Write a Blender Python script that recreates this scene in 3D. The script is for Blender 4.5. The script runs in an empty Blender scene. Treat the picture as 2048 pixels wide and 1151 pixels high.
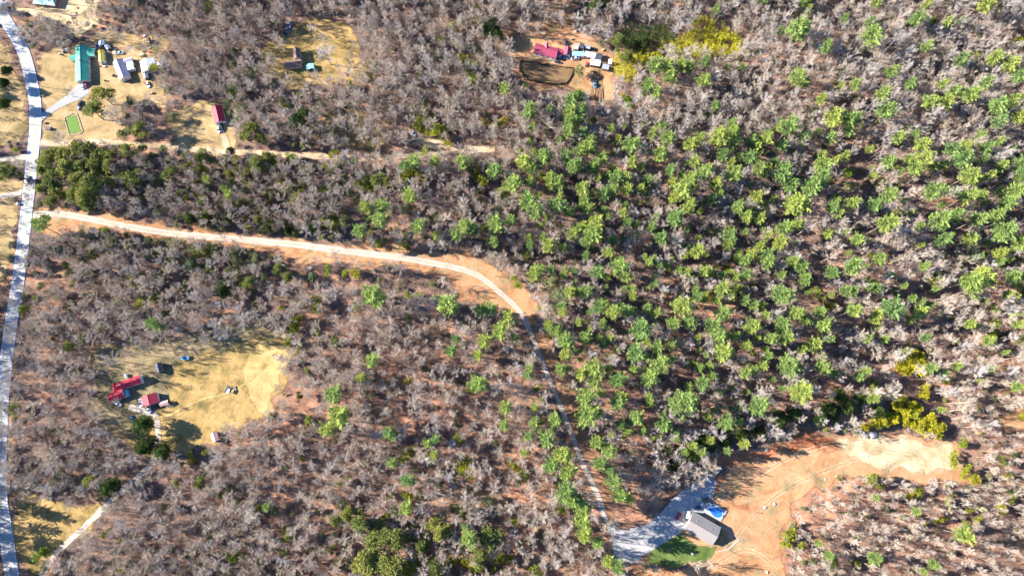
import bpy, math, random
import numpy as np
from mathutils import Vector, noise as mnoise

# ------------------------------------------------------------------ camera, sky, sun, exposure
SC = bpy.context.scene
COL = SC.collection
CAM_H, TILT, FPX = 400.0, math.radians(13.0), 1365.33
cam_d = bpy.data.cameras.new('camera')
cam_d.sensor_width = 36; cam_d.lens = 24
cam_d.clip_start = 1; cam_d.clip_end = 12000
cam = bpy.data.objects.new('camera', cam_d); COL.objects.link(cam)
cam.location = (0, 0, CAM_H); cam.rotation_euler = (TILT, 0, 0)
SC.camera = cam

SUN_EL = 27.0
SUN_AZ = -8.0                      # direction the shadows run, degrees from +x
SX, SY = math.cos(math.radians(SUN_AZ)), math.sin(math.radians(SUN_AZ))
world = bpy.data.worlds.new('World'); SC.world = world; world.use_nodes = True
wn = world.node_tree; wn.nodes.clear()
sky = wn.nodes.new('ShaderNodeTexSky'); sky.sky_type = 'NISHITA'; sky.sun_disc = False
sky.sun_elevation = math.radians(SUN_EL)
# towards the sun = (-SX, -SY); nishita: direction = (sin r, cos r)
sky.sun_rotation = math.atan2(-SX, -SY)
sky.air_density = 1.0; sky.dust_density = 0.0; sky.ozone_density = 10.0
bg = wn.nodes.new('ShaderNodeBackground'); bg.inputs[1].default_value = 0.085
wo = wn.nodes.new('ShaderNodeOutputWorld')
wn.links.new(sky.outputs[0], bg.inputs[0]); wn.links.new(bg.outputs[0], wo.inputs[0])
sun_d = bpy.data.lights.new('sun', 'SUN'); sun_d.energy = 5.0; sun_d.angle = math.radians(0.5)
sun_d.color = (1.0, 0.97, 0.92)
sun = bpy.data.objects.new('sun', sun_d); COL.objects.link(sun)
ce = math.cos(math.radians(SUN_EL)); se = math.sin(math.radians(SUN_EL))
sun.rotation_euler = Vector((SX*ce, SY*ce, -se)).to_track_quat('-Z', 'Y').to_euler()
sun.location = (-200, 20, 300)
SC.view_settings.view_transform = 'Standard'
SC.view_settings.look = 'None'
SC.view_settings.exposure = 1.85
SC.view_settings.gamma = 1.0
SC.cycles.max_bounces = 5
SC.cycles.diffuse_bounces = 1
SC.cycles.transparent_max_bounces = 12

RNG = random.Random(11)
NP = np.random.RandomState(5)

# ------------------------------------------------------------------ terrain and pixel -> ground
def sstep(x, a, b):
    t = np.clip((np.asarray(x, float)-a)/(b-a), 0, 1)
    return t*t*(3-2*t)
def terr(x, y):
    x = np.asarray(x, float); y = np.asarray(y, float)
    a = 0.5*np.sin(x/31+1.3)*np.cos(y/37+.4) + 0.35*np.sin((x+y)/23)
    m = sstep(x, 60, 150)*sstep(y, 0, 60)
    b = 3.2*np.sin(x/26+y/60+.8)*np.cos(y/29-.7) + 1.8*np.sin((x-1.4*y)/27)
    return a + m*b
CT, ST = math.cos(TILT), math.sin(TILT)
def G(px, py, z=0.0):
    """world point on the ray of photo pixel (px, py) that lies z above the ground"""
    u = (px-1024)/FPX; v = (575.5-py)/FPX
    dx, dy, dz = u, v*CT+ST, v*ST-CT
    h = z
    for _ in range(5):
        t = (h-CAM_H)/dz
        x, y = dx*t, dy*t
        h = float(terr(x, y))+z
    return Vector((x, y, h))
def pxm(py):                       # photo pixels per metre near row py
    v = (575.5-py)/FPX
    depth = CAM_H/(CT - v*ST)
    return FPX/depth

# ------------------------------------------------------------------ materials
MATS = {}
def N(nt, t, **kw):
    n = nt.nodes.new(t)
    for k, v in kw.items(): setattr(n, k, v)
    return n
def ramp(nt, fac, stops):
    r = N(nt, 'ShaderNodeValToRGB')
    e = r.color_ramp.elements
    e[0].position, e[0].color = stops[0][0], (*stops[0][1], 1)
    e[1].position, e[1].color = stops[-1][0], (*stops[-1][1], 1)
    for p, c in stops[1:-1]:
        k = e.new(p); k.color = (*c, 1)
    nt.links.new(fac, r.inputs[0]); return r.outputs[0]
def noise_tex(nt, scale, detail=4, rough=.6, coord=None, dist=0):
    n = N(nt, 'ShaderNodeTexNoise'); n.inputs['Scale'].default_value = scale
    n.inputs['Detail'].default_value = detail; n.inputs['Roughness'].default_value = rough
    n.inputs['Distortion'].default_value = dist
    if coord is not None: nt.links.new(coord, n.inputs['Vector'])
    return n.outputs['Fac']
def mix(nt, a, b, fac, mode='MIX'):
    m = N(nt, 'ShaderNodeMix', data_type='RGBA', blend_type=mode)
    for i, s in ((0, fac), (6, a), (7, b)):
        if hasattr(s, 'links') or hasattr(s, 'is_linked'): nt.links.new(s, m.inputs[i])
        else: m.inputs[i].default_value = s if i == 0 else (*s, 1)
    return m.outputs[2]
def newmat(name, rough=.9, spec=.15, metal=0):
    m = bpy.data.materials.new(name); m.use_nodes = True
    nt = m.node_tree; b = nt.nodes['Principled BSDF']
    b.inputs['Roughness'].default_value = rough
    b.inputs['Specular IOR Level'].default_value = spec
    b.inputs['Metallic'].default_value = metal
    MATS[name] = m
    return m, nt, b
def flat(name, col, rough=.7, spec=.3, var=.15, scale=1.5, metal=0, rand=0.0):
    """painted / wood / metal surface: base colour with mottled wear"""
    if name in MATS: return MATS[name]
    m, nt, b = newmat(name, rough, spec, metal)
    tc = N(nt, 'ShaderNodeTexCoord').outputs['Object']
    f = noise_tex(nt, scale, 5, .65, tc)
    lo = tuple(c*(1-var) for c in col); hi = tuple(min(1, c*(1+var)) for c in col)
    c = ramp(nt, f, [(.3, lo), (.7, hi)])
    if rand:
        oi = N(nt, 'ShaderNodeObjectInfo')
        c = mix(nt, c, tuple(x*.45 for x in col), ramp(nt, oi.outputs['Random'], [(0, (0, 0, 0)), (1, (rand,)*3)]))
    nt.links.new(c, b.inputs['Base Color'])
    return m
def leafmat(name, stops, tonevar=.35, transl=.25):
    m, nt, b = newmat(name, .75, .2)
    oi = N(nt, 'ShaderNodeObjectInfo')
    c = ramp(nt, oi.outputs['Random'], stops)
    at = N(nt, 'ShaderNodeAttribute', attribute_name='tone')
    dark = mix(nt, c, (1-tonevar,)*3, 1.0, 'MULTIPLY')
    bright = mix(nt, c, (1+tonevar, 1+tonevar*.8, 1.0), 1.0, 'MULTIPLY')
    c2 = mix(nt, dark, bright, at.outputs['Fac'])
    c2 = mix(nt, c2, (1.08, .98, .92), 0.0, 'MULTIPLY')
    nt.links.new(c2, b.inputs['Base Color'])
    tr = N(nt, 'ShaderNodeBsdfTranslucent'); nt.links.new(c2, tr.inputs[0])
    ms = N(nt, 'ShaderNodeMixShader'); ms.inputs[0].default_value = transl
    nt.links.new(b.outputs[0], ms.inputs[1]); nt.links.new(tr.outputs[0], ms.inputs[2])
    nt.links.new(ms.outputs[0], nt.nodes['Material Output'].inputs[0])
    return m
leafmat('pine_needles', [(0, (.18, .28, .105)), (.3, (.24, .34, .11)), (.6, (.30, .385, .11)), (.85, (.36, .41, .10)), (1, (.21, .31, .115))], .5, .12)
leafmat('young_needles', [(0, (.26, .27, .03)), (.5, (.32, .34, .035)), (.8, (.19, .28, .04)), (1, (.38, .33, .03))], .35)
leafmat('cedar_leaves', [(0, (.17, .20, .06)), (.5, (.24, .26, .07)), (1, (.31, .31, .08))], .35)
leafmat('evergreen_leaves', [(0, (.04, .07, .022)), (.6, (.07, .11, .028)), (1, (.10, .14, .035))], .4)
leafmat('privet_leaves', [(0, (.20, .21, .11)), (.5, (.29, .30, .14)), (1, (.18, .24, .14))], .3)
leafmat('bamboo_gold', [(0, (.62, .54, .03)), (.6, (.74, .62, .03)), (1, (.42, .42, .04))], .35)
leafmat('bamboo_dark', [(0, (.08, .11, .03)), (.6, (.12, .16, .04)), (1, (.24, .26, .04))], .35)
leafmat('rhodo_leaves', [(0, (.40, .38, .04)), (.6, (.52, .47, .035)), (1, (.28, .32, .05))], .45)
def barkmat(name, stops):
    m, nt, b = newmat(name, .95, .1)
    oi = N(nt, 'ShaderNodeObjectInfo')
    c = ramp(nt, oi.outputs['Random'], stops)
    nt.links.new(c, b.inputs['Base Color']); return m
barkmat('bare_bark', [(0, (.37, .285, .215)), (.3, (.53, .42, .325)), (.6, (.47, .375, .31)), (.85, (.62, .52, .40)), (1, (.33, .25, .19))])
barkmat('pale_bark', [(0, (.40, .34, .295)), (.5, (.56, .49, .43)), (1, (.36, .30, .26))])
barkmat('brush_bark', [(0, (.27, .20, .17)), (.5, (.38, .29, .24)), (1, (.44, .38, .33))])
barkmat('pine_bark', [(0, (.22, .16, .12)), (1, (.34, .26, .2))])

def groundmat(name, kind):
    m, nt, b = newmat(name, .97, .05)
    geo = N(nt, 'ShaderNodeNewGeometry').outputs['Position']
    big = noise_tex(nt, .018, 3, .55, geo)
    mid = noise_tex(nt, .12, 5, .65, geo)
    fine = noise_tex(nt, 1.1, 6, .75, geo)
    litter = ramp(nt, big, [(.3, (.16, .125, .105)), (.5, (.27, .175, .125)), (.72, (.46, .26, .16))])
    l2 = ramp(nt, mid, [(.3, (.35, .35, .38)), (.5, (.85, .8, .8)), (.7, (1.35, 1.25, 1.15))])
    litter = mix(nt, litter, l2, 1.0, 'MULTIPLY')
    lf = ramp(nt, fine, [(.3, (.55, .52, .52)), (.5, (.95, .95, .95)), (.7, (1.4, 1.35, 1.25))])
    litter = mix(nt, litter, lf, 1.0, 'MULTIPLY')
    sp = N(nt, 'ShaderNodeSeparateXYZ'); nt.links.new(geo, sp.inputs[0])
    mx = N(nt, 'ShaderNodeMapRange', interpolation_type='SMOOTHSTEP'); mx.inputs[1].default_value = -180; mx.inputs[2].default_value = -60; nt.links.new(sp.outputs[0], mx.inputs[0])
    my = N(nt, 'ShaderNodeMapRange', interpolation_type='SMOOTHSTEP'); my.inputs[1].default_value = 130; my.inputs[2].default_value = 30; nt.links.new(sp.outputs[1], my.inputs[0])
    mm = N(nt, 'ShaderNodeMath', operation='MULTIPLY'); nt.links.new(mx.outputs[0], mm.inputs[0]); nt.links.new(my.outputs[0], mm.inputs[1])
    litter = mix(nt, litter, mix(nt, litter, (1.2, 1.07, .98), 1.0, 'MULTIPLY'), mm.outputs[0])   # redder soil in the lower middle of the land
    if kind == 'litter':
        c = litter
    else:
        if kind == 'grass':
            g = ramp(nt, mid, [(.28, (.22, .175, .09)), (.42, (.36, .25, .14)), (.55, (.43, .29, .165)), (.7, (.48, .35, .22))])
            g = mix(nt, g, ramp(nt, big, [(.35, (.86, .92, .8)), (.6, (1.05, 1.0, .95))]), 1.0, 'MULTIPLY')
            ff = [(.3, (.72, .72, .68)), (.7, (1.22, 1.2, 1.15))]
        elif kind == 'yellow':
            g = ramp(nt, mid, [(.28, (.16, .125, .055)), (.42, (.29, .20, .085)), (.55, (.43, .275, .115)), (.72, (.46, .29, .13))])
            ff = [(.3, (.68, .7, .66)), (.7, (1.2, 1.18, 1.1))]
        elif kind == 'clay':
            g = ramp(nt, mid, [(.30, (.24, .19, .11)), (.42, (.38, .25, .14)), (.54, (.50, .23, .115)), (.7, (.47, .31, .19))])
            ff = [(.3, (.78, .76, .74)), (.7, (1.2, 1.2, 1.18))]
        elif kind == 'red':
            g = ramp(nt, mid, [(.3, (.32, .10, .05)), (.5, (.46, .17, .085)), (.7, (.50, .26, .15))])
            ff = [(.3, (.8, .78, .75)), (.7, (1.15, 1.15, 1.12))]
        elif kind == 'pale':
            g = ramp(nt, mid, [(.3, (.44, .31, .18)), (.5, (.56, .42, .26)), (.7, (.62, .48, .32))])
            ff = [(.3, (.82, .8, .78)), (.7, (1.12, 1.12, 1.1))]
        elif kind == 'lawn':
            g = ramp(nt, mid, [(.3, (.09, .13, .035)), (.55, (.13, .17, .05)), (.75, (.20, .20, .07))])
            ff = [(.3, (.75, .75, .75)), (.7, (1.2, 1.2, 1.1))]
        elif kind == 'gravel':
            g = ramp(nt, mid, [(.3, (.40, .32, .25)), (.6, (.50, .42, .335)), (.75, (.45, .35, .26))])
            ff = [(.3, (.8, .8, .8)), (.7, (1.15, 1.15, 1.15))]
        elif kind == 'track':
            g = ramp(nt, mid, [(.3, (.48, .32, .20)), (.7, (.56, .40, .27))])
            ff = [(.3, (.8, .8, .8)), (.7, (1.15, 1.15, 1.15))]
        elif kind == 'asphalt':
            g = ramp(nt, mid, [(.3, (.38, .385, .40)), (.7, (.41, .41, .42))])
            ff = [(.3, (.92, .92, .92)), (.7, (1.06, 1.06, 1.06))]
        elif kind == 'concrete':
            g = ramp(nt, mid, [(.3, (.33, .31, .29)), (.7, (.40, .38, .355))])
            ff = [(.3, (.9, .9, .9)), (.7, (1.08, 1.08, 1.08))]
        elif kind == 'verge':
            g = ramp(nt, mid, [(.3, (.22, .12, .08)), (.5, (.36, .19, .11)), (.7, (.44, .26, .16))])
            ff = [(.3, (.75, .74, .72)), (.7, (1.2, 1.2, 1.15))]
        elif kind == 'straw':
            g = ramp(nt, mid, [(.3, (.42, .28, .115)), (.5, (.53, .36, .155)), (.7, (.58, .42, .20))])
            ff = [(.3, (.8, .78, .74)), (.7, (1.15, 1.15, 1.12))]
        elif kind == 'umber':
            g = ramp(nt, mid, [(.3, (.15, .12, .07)), (.5, (.26, .20, .12)), (.7, (.34, .26, .15))])
            ff = [(.3, (.7, .7, .68)), (.7, (1.25, 1.2, 1.15))]
        elif kind == 'brown':
            g = ramp(nt, mid, [(.3, (.14, .09, .045)), (.7, (.30, .20, .10))])
            ff = [(.3, (.8, .8, .8)), (.7, (1.15, 1.15, 1.15))]
        if kind not in ('asphalt', 'concrete', 'gravel'):
            blot = noise_tex(nt, .055, 6, .7, geo, 1.2)
            g = mix(nt, g, ramp(nt, blot, [(.34, (.50, .53, .48)), (.47, (.86, .87, .80)), (.56, (1.05, 1.03, 1.0)), (.68, (1.18, 1.12, 1.08))]), 1.0, 'MULTIPLY')
        g = mix(nt, g, ramp(nt, fine, ff), 1.0, 'MULTIPLY')
        at = N(nt, 'ShaderNodeAttribute', attribute_name='edge').outputs['Fac']
        if kind in ('asphalt', 'concrete'):
            c = g
        else:
            ad = N(nt, 'ShaderNodeMath', operation='ADD'); nt.links.new(at, ad.inputs[0]); nt.links.new(fine, ad.inputs[1])
            f = ramp(nt, ad.outputs[0], [(.50, (0, 0, 0)), (.72, (1, 1, 1))])
            c = g
            nt.links.new(f, b.inputs['Alpha'])
    nt.links.new(c, b.inputs['Base Color'])
    if kind not in ('asphalt', 'concrete'):
        bp = N(nt, 'ShaderNodeBump'); bp.inputs['Strength'].default_value = .6
        bp.inputs['Distance'].default_value = .35
        nt.links.new(fine, bp.inputs['Height']); nt.links.new(bp.outputs[0], b.inputs['Normal'])
    return m
for k in ('litter', 'grass', 'yellow', 'clay', 'red', 'pale', 'lawn', 'gravel', 'track', 'asphalt', 'concrete', 'brown', 'verge', 'straw', 'umber'):
    groundmat('ground_'+k, k)

# ------------------------------------------------------------------ object helpers
def link_mesh(name, verts, faces, mat, parent=None, loc=None, rz=0, attrs=None, smooth=False):
    me = bpy.data.meshes.new(name)
    me.from_pydata([tuple(v) for v in verts], [], faces)
    mats = mat if isinstance(mat, (list, tuple)) else [mat]
    for m in mats: me.materials.append(MATS[m] if isinstance(m, str) else m)
    if attrs:
        for k, v in attrs.items():
            a = me.attributes.new(k, 'FLOAT', 'POINT'); a.data.foreach_set('value', np.asarray(v, np.float32))
    o = bpy.data.objects.new(name, me); COL.objects.link(o)
    if parent is not None: o.parent = parent
    if loc is not None: o.location = loc
    o.rotation_euler = (0, 0, rz)
    return o
def tag(o, label=None, cat=None, group=None, kind=None):
    if label: o['label'] = label
    if cat: o['category'] = cat
    if group: o['group'] = group
    if kind: o['kind'] = kind
    return o
def empty(name, loc, rz=0, label=None, cat=None, group=None):
    o = bpy.data.objects.new(name, None); COL.objects.link(o)
    o.empty_display_size = .5
    o.location = loc; o.rotation_euler = (0, 0, rz)
    return tag(o, label, cat, group)
class MB:
    def __init__(s): s.v, s.f = [], []
    def box(s, x0, x1, y0, y1, z0, z1, taper=0):
        n = len(s.v); t = taper
        s.v += [(x0, y0, z0), (x1, y0, z0), (x1, y1, z0), (x0, y1, z0),
                (x0+t, y0+t, z1), (x1-t, y0+t, z1), (x1-t, y1-t, z1), (x0+t, y1-t, z1)]
        s.f += [tuple(n+i for i in q) for q in ((3, 2, 1, 0), (4, 5, 6, 7), (0, 1, 5, 4), (1, 2, 6, 5), (2, 3, 7, 6), (3, 0, 4, 7))]
        return s
    def prism(s, pts, vec):
        """closed polygon pts extruded along vec"""
        n = len(s.v); k = len(pts); vx = Vector(vec)
        s.v += [tuple(p) for p in pts] + [tuple(Vector(p)+vx) for p in pts]
        s.f += [tuple(n+i for i in reversed(range(k))), tuple(n+k+i for i in range(k))]
        s.f += [(n+i, n+(i+1) % k, n+k+(i+1) % k, n+k+i) for i in range(k)]
        return s
    def tube(s, a, b, ra, rb=None, k=6, cap=True):
        rb = ra if rb is None else rb
        a, b = Vector(a), Vector(b); d = (b-a).normalized()
        u = d.orthogonal().normalized(); w = d.cross(u); n = len(s.v)
        for p, r in ((a, ra), (b, rb)):
            for i in range(k):
                t = 2*math.pi*i/k
                s.v.append(tuple(p + u*(r*math.cos(t)) + w*(r*math.sin(t))))
        s.f += [(n+i, n+(i+1) % k, n+k+(i+1) % k, n+k+i) for i in range(k)]
        if cap: s.f += [tuple(n+i for i in reversed(range(k))), tuple(n+k+i for i in range(k))]
        return s
    def build(s, name, mat, parent=None, loc=None, rz=0, **kw):
        return link_mesh(name, s.v, s.f, mat, parent, loc, rz, **kw)

# ------------------------------------------------------------------ terrain sheet
def axis(a, b, step, far):
    return np.concatenate([[-far, -far/2, -far/4, a-120, a-40], np.arange(a, b+.1, step), [b+40, b+120, far/4, far/2, far]])
xs = axis(-390, 390, 2.5, 6000.0); ys = axis(-130, 350, 2.5, 6000.0)
X, Y = np.meshgrid(xs, ys); Z = terr(X, Y)
nx, ny = len(xs), len(ys)
idx = np.arange(nx*ny).reshape(ny, nx)
F = np.stack([idx[:-1, :-1], idx[:-1, 1:], idx[1:, 1:], idx[1:, :-1]], -1).reshape(-1, 4)
me = bpy.data.meshes.new('forest_floor')
me.from_pydata(np.stack([X, Y, Z], -1).reshape(-1, 3).tolist(), [], F.tolist())
me.materials.append(MATS['ground_litter'])
me.polygons.foreach_set('use_smooth', [True]*len(me.polygons))
gobj = bpy.data.objects.new('forest_floor', me); COL.objects.link(gobj)
tag(gobj, 'reddish brown leaf litter floor under all of the woods', kind='structure')

def inside(P, x, y):
    P = np.asarray(P); r = np.zeros(x.shape, bool); n = len(P); j = n-1
    for i in range(n):
        xi, yi = P[i]; xj, yj = P[j]
        c = ((yi > y) != (yj > y)) & (x < (xj-xi)*(y-yi)/((yj-yi) if yj != yi else 1e-9)+xi)
        r ^= c; j = i
    return r
def edgedist(P, x, y):
    P = np.asarray(P); d = np.full(x.shape, 1e9); n = len(P)
    for i in range(n):
        a = P[i]; b = P[(i+1) % n]; ab = b-a; L = max((ab**2).sum(), 1e-9)
        t = np.clip(((x-a[0])*ab[0]+(y-a[1])*ab[1])/L, 0, 1)
        d = np.minimum(d, np.hypot(x-a[0]-t*ab[0], y-a[1]-t*ab[1]))
    return d
def wob(x, y, s):
    return (np.sin(x/3.1+y/4.3)+np.sin(x/1.7-y/2.3+1)*.6+np.sin(x/7.7+y/6.1+2)*1.2+np.sin(x/4.9-y/13.+3)*.8)*s
def patch(name, poly, layer, mat, label, soft=4.0, wobble=2.0, res=1.0):
    P = np.array([tuple(G(*p))[:2] for p in poly])
    x0, y0 = P.min(0)-3; x1, y1 = P.max(0)+3
    gx = np.arange(x0, x1, res); gy = np.arange(y0, y1, res)
    X, Y = np.meshgrid(gx, gy)
    wx = X+wob(Y, X, wobble*.6); wy = Y+wob(X, Y, wobble*.6)
    ins = inside(P, wx, wy); d = edgedist(P, wx, wy)*np.where(ins, 1, -1)
    cell = (d[:-1, :-1] > 0) | (d[1:, 1:] > 0) | (d[:-1, 1:] > 0) | (d[1:, :-1] > 0)
    idx = np.arange(X.size).reshape(X.shape)
    F = np.stack([idx[:-1, :-1], idx[:-1, 1:], idx[1:, 1:], idx[1:, :-1]], -1)[cell]
    used = np.unique(F); rm = np.full(X.size, -1); rm[used] = np.arange(len(used))
    V = np.stack([X, Y, terr(X, Y)+.05+.045*layer], -1).reshape(-1, 3)[used]
    e = np.clip(d/soft, 0, 1).reshape(-1)[used]
    o = link_mesh(name, V.tolist(), rm[F].tolist(), mat, attrs={'edge': e})
    tag(o, label, kind='structure'); return o
def smooth_line(pts, n=6):
    pts = [Vector((*p,)) for p in pts]; out = []
    for i in range(len(pts)-1):
        p0 = pts[max(i-1, 0)]; p1 = pts[i]; p2 = pts[i+1]; p3 = pts[min(i+2, len(pts)-1)]
        for k in range(n):
            t = k/n
            out.append(.5*((2*p1)+(p2-p0)*t+(2*p0-5*p1+4*p2-p3)*t*t+(3*p1-p0-3*p2+p3)*t**3))
    out.append(pts[-1]); return out
def strip(name, px, width, layer, mat, label, offset=0.0, kind='structure', rough=.0, cols=5, wid=None, soft=.35, seg=None, parent=None):
    """ribbon draped on the ground along photo pixels"""
    c = smooth_line([tuple(G(*p))[:2] for p in px], 8)
    # resample at 2 m
    dd = [0]
    for a, b in zip(c[:-1], c[1:]): dd.append(dd[-1]+(b-a).length)
    n = max(2, int(dd[-1]/2)); cx = np.interp(np.linspace(0, dd[-1], n), dd, [p.x for p in c]); cy = np.interp(np.linspace(0, dd[-1], n), dd, [p.y for p in c])
    tx = np.gradient(cx); ty = np.gradient(cy); L = np.hypot(tx, ty); tx /= L; ty /= L
    if wid is None: W = np.full(n, width)
    else: W = np.interp(np.linspace(0, 1, n), np.linspace(0, 1, len(wid)), wid)
    V, E, F = [], [], []
    for i in range(n):
        for k in range(cols):
            f = k/(cols-1)*2-1
            w = W[i]/2 + (rough*math.sin(i*1.3+k*9)*abs(f) + rough*.6*math.sin(i*.37+k*5)*abs(f))
            x = cx[i]-ty[i]*(f*w+offset); y = cy[i]+tx[i]*(f*w+offset)
            V.append((x, y, float(terr(x, y))+.05+.045*layer)); E.append(min(1, (1-abs(f))/soft))
    for i in range(n-1):
        if seg and (i*2) % (seg[0]+seg[1]) >= seg[0]: continue
        for k in range(cols-1):
            a = i*cols+k; F.append((a+1, a, a+cols, a+cols+1))
    o = link_mesh(name, V, F, mat, attrs={'edge': E})
    if parent is not None: o.parent = parent
    tag(o, label, kind=kind); return o, np.stack([cx, cy], -1)

# ------------------------------------------------------------------ clearings, roads
LAWN_TL = [(84,110),(104,100),(150,94),(180,70),(200,62),(330,72),(336,190),(332,215),(262,206),(250,250),(215,292),(150,296),(82,296),(84,240),(84,200),(76,150)]
TOP_L = [(22,20),(60,14),(110,-10),(215,-10),(192,20),(190,55),(150,72),(130,50),(96,36),(60,34),(40,34)]
WEST_L = [(-20,70),(2,80),(20,110),(36,160),(50,200),(56,240),(50,290),(-20,290)]
WEST_L2 = [(-20,362),(48,350),(36,430),(22,520),(4,560),(-20,560)]
WEST_L3 = [(-20,560),(10,560),(2,640),(-20,660)]
BARN = [(335,238),(380,205),(420,205),(455,215),(470,262),(466,305),(400,312),(345,296)]
MIDTOP = [(522,100),(548,70),(600,48),(640,40),(690,36),(722,86),(716,112),(690,116),(735,120),(724,165),(640,176),(560,170),(522,140)]
SCRUBG = [(640,228),(700,214),(760,244),(800,268),(770,296),(700,300),(650,290),(610,268)]
NORTHC = [(986,90),(1010,56),(1070,66),(1090,16),(1115,-10),(1158,-10),(1150,50),(1190,60),(1215,90),(1232,118),(1222,206),(1184,206),(1168,180),(1146,176),(1110,186),(1050,170),(1030,125),(1000,112)]
NORTHC2 = [(1290,0),(1340,-10),(1372,20),(1360,44),(1330,40)]
CARPARK = [(800,262),(830,250),(862,270),(900,292),(870,300),(832,284)]
VERGE = [(70,408),(130,412),(190,422),(250,436),(350,450),(450,460),(550,478),(650,486),(750,490),(850,498),(950,512),(1000,540),(1045,565),(1066,600),(1080,640),(1060,650),(1040,640),(1000,618),(930,606),(905,566),(850,548),(780,536),(700,530),(600,528),(540,512),(480,496),(400,488),(300,478),(220,465),(150,455),(125,475),(85,478),(64,450)]
RANCH = [(180,705),(240,680),(320,690),(420,650),(505,655),(580,652),(590,690),(566,730),(580,760),(556,800),(545,836),(470,850),(424,890),(380,905),(330,890),(322,930),(296,925),(262,900),(230,880),(190,850),(185,780)]
MOWN = [(486,742),(500,700),(530,684),(575,682),(570,730),(562,745),(552,800),(520,835),(503,812)]
SW_L = [(34,985),(60,980),(110,1000),(205,1012),(222,1022),(176,1058),(128,1092),(70,1160),(40,1130),(28,1060)]
WEST_E = [(26,640),(30,760),(28,900),(32,980),(16,980),(14,880),(20,760),(20,660)]
CLEAR = [(1150,890),(1230,940)]
EAST = [(1404,936),(1438,910),(1520,884),(1600,850),(1642,858),(1700,872),(1752,862),(1840,868),(1900,876),(1926,900),(1932,936),(1950,962),(1900,968),(1800,962),(1756,950),(1700,955),(1640,970),(1604,985),(1580,1020),(1572,1060),(1562,1110),(1572,1170),(1330,1170),(1250,1146),(1262,1128),(1300,1134),(1400,1128),(1440,1100),(1440,1040),(1420,1000)]
EAST2 = [(1990,836),(2060,806),(2060,862),(2010,866)]
CONC = [(1200,1008),(1216,1040),(1240,1060),(1262,1058),(1296,1048),(1318,1030),(1346,1000),(1380,972),(1412,946),(1432,962),(1424,992),(1424,1003),(1409,1022),(1378,1040),(1354,1067),(1310,1094),(1283,1108),(1272,1124),(1226,1116),(1226,1080),(1206,1030),(1196,1010)]
LAWN_SE = [(1300,1092),(1352,1064),(1392,1086),(1424,1094),(1440,1092),(1432,1108),(1416,1120),(1362,1132),(1294,1128)]
THICK = [(560,528),(700,538),(850,555),(905,575),(925,605),(860,600),(760,590),(700,585),(600,565)]
PILE = [(1650,857),(1700,875),(1750,868),(1845,875),(1905,885),(1918,925),(1880,950),(1800,948),(1745,925),(1700,920)]
LOWV = [(1052,648),(1082,644),(1112,705),(1142,770),(1172,850),(1206,930),(1236,1000),(1226,1040),(1196,1010),(1166,940),(1128,840),(1094,755)]
GAP = [(1345,1010),(1400,990),(1462,1002),(1470,1060),(1450,1104),(1420,1112),(1330,1100),(1325,1070)]
OPENW = [(1226,985),(1335,975),(1352,1002),(1296,1050),(1236,1056)]
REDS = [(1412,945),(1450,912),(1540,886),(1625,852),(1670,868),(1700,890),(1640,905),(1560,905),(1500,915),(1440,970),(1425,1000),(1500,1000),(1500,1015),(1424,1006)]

patch('lawn', LAWN_TL, 1, 'ground_grass', 'tan winter lawn round the green roofed house')
patch('lawn', TOP_L, 1, 'ground_pale', 'pale bare yard at the top left edge')
patch('lawn', WEST_L, 1, 'ground_grass', 'tan lawn left of the road bend')
patch('lawn', WEST_L2, 1, 'ground_grass', 'tan field left of the straight road')
patch('lawn', BARN, 1, 'ground_grass', 'golden grass round the small red barn')
patch('lawn', MIDTOP, 1, 'ground_yellow', 'golden clearing round the brown roofed house')
patch('lawn', SCRUBG, 1, 'ground_yellow', 'yellow grass opening among bare bushes', soft=8)
patch('bare_soil', NORTHC, 1, 'ground_clay', 'orange soil yard round the maroon roofed house', soft=6)
patch('lawn', NORTHC2, 1, 'ground_clay', 'dry orange opening above the yellow bamboo', soft=6)
patch('bare_soil', CARPARK, 1, 'ground_track', 'pale soil pull off with a white car')
patch('road_verge', VERGE, 1, 'ground_clay', 'orange cleared verge on both sides of the gravel drive', soft=3)
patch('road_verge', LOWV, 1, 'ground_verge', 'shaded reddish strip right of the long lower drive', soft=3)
patch('lawn', RANCH, 1, 'ground_yellow', 'golden yard round the red roofed farmhouse', soft=7)
patch('lawn', [(178,705),(300,684),(420,650),(565,652),(530,684),(420,704),(345,742),(335,800),(300,880),(230,880),(188,850)], 1.5, 'ground_umber', 'brown worn grass under the trees left of the farmhouse', soft=14)
patch('mown_field', MOWN, 2, 'ground_straw', 'pale mown strip at the right end of the farm yard', soft=5)
patch('lawn', SW_L, 1, 'ground_yellow', 'golden meadow in the lower left corner')
patch('bare_soil', WEST_E, 1, 'ground_clay', 'strip of dry verge along the right side of the road', soft=2)
patch('bare_soil', EAST, 1, 'ground_clay', 'wide orange clearing round the tan roofed house', soft=3)
patch('bare_soil', GAP, 0, 'ground_clay', 'orange soil right round the tan roofed house', soft=2)
patch('bare_soil', EAST2, 1, 'ground_clay', 'orange soil opening at the right edge', soft=3)
patch('bare_soil', PILE, 2, 'ground_pale', 'pale scraped soil at the end of the clearing', soft=9)
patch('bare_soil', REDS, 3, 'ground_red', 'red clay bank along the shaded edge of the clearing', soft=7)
patch('lawn', LAWN_SE, 3, 'ground_lawn', 'green lawn below the tan roofed house', soft=2.5, wobble=.8)
patch('concrete_driveway', CONC, 4, 'ground_concrete', 'wide concrete driveway beside the tan roofed house', wobble=.12, soft=1, res=.7)

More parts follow.
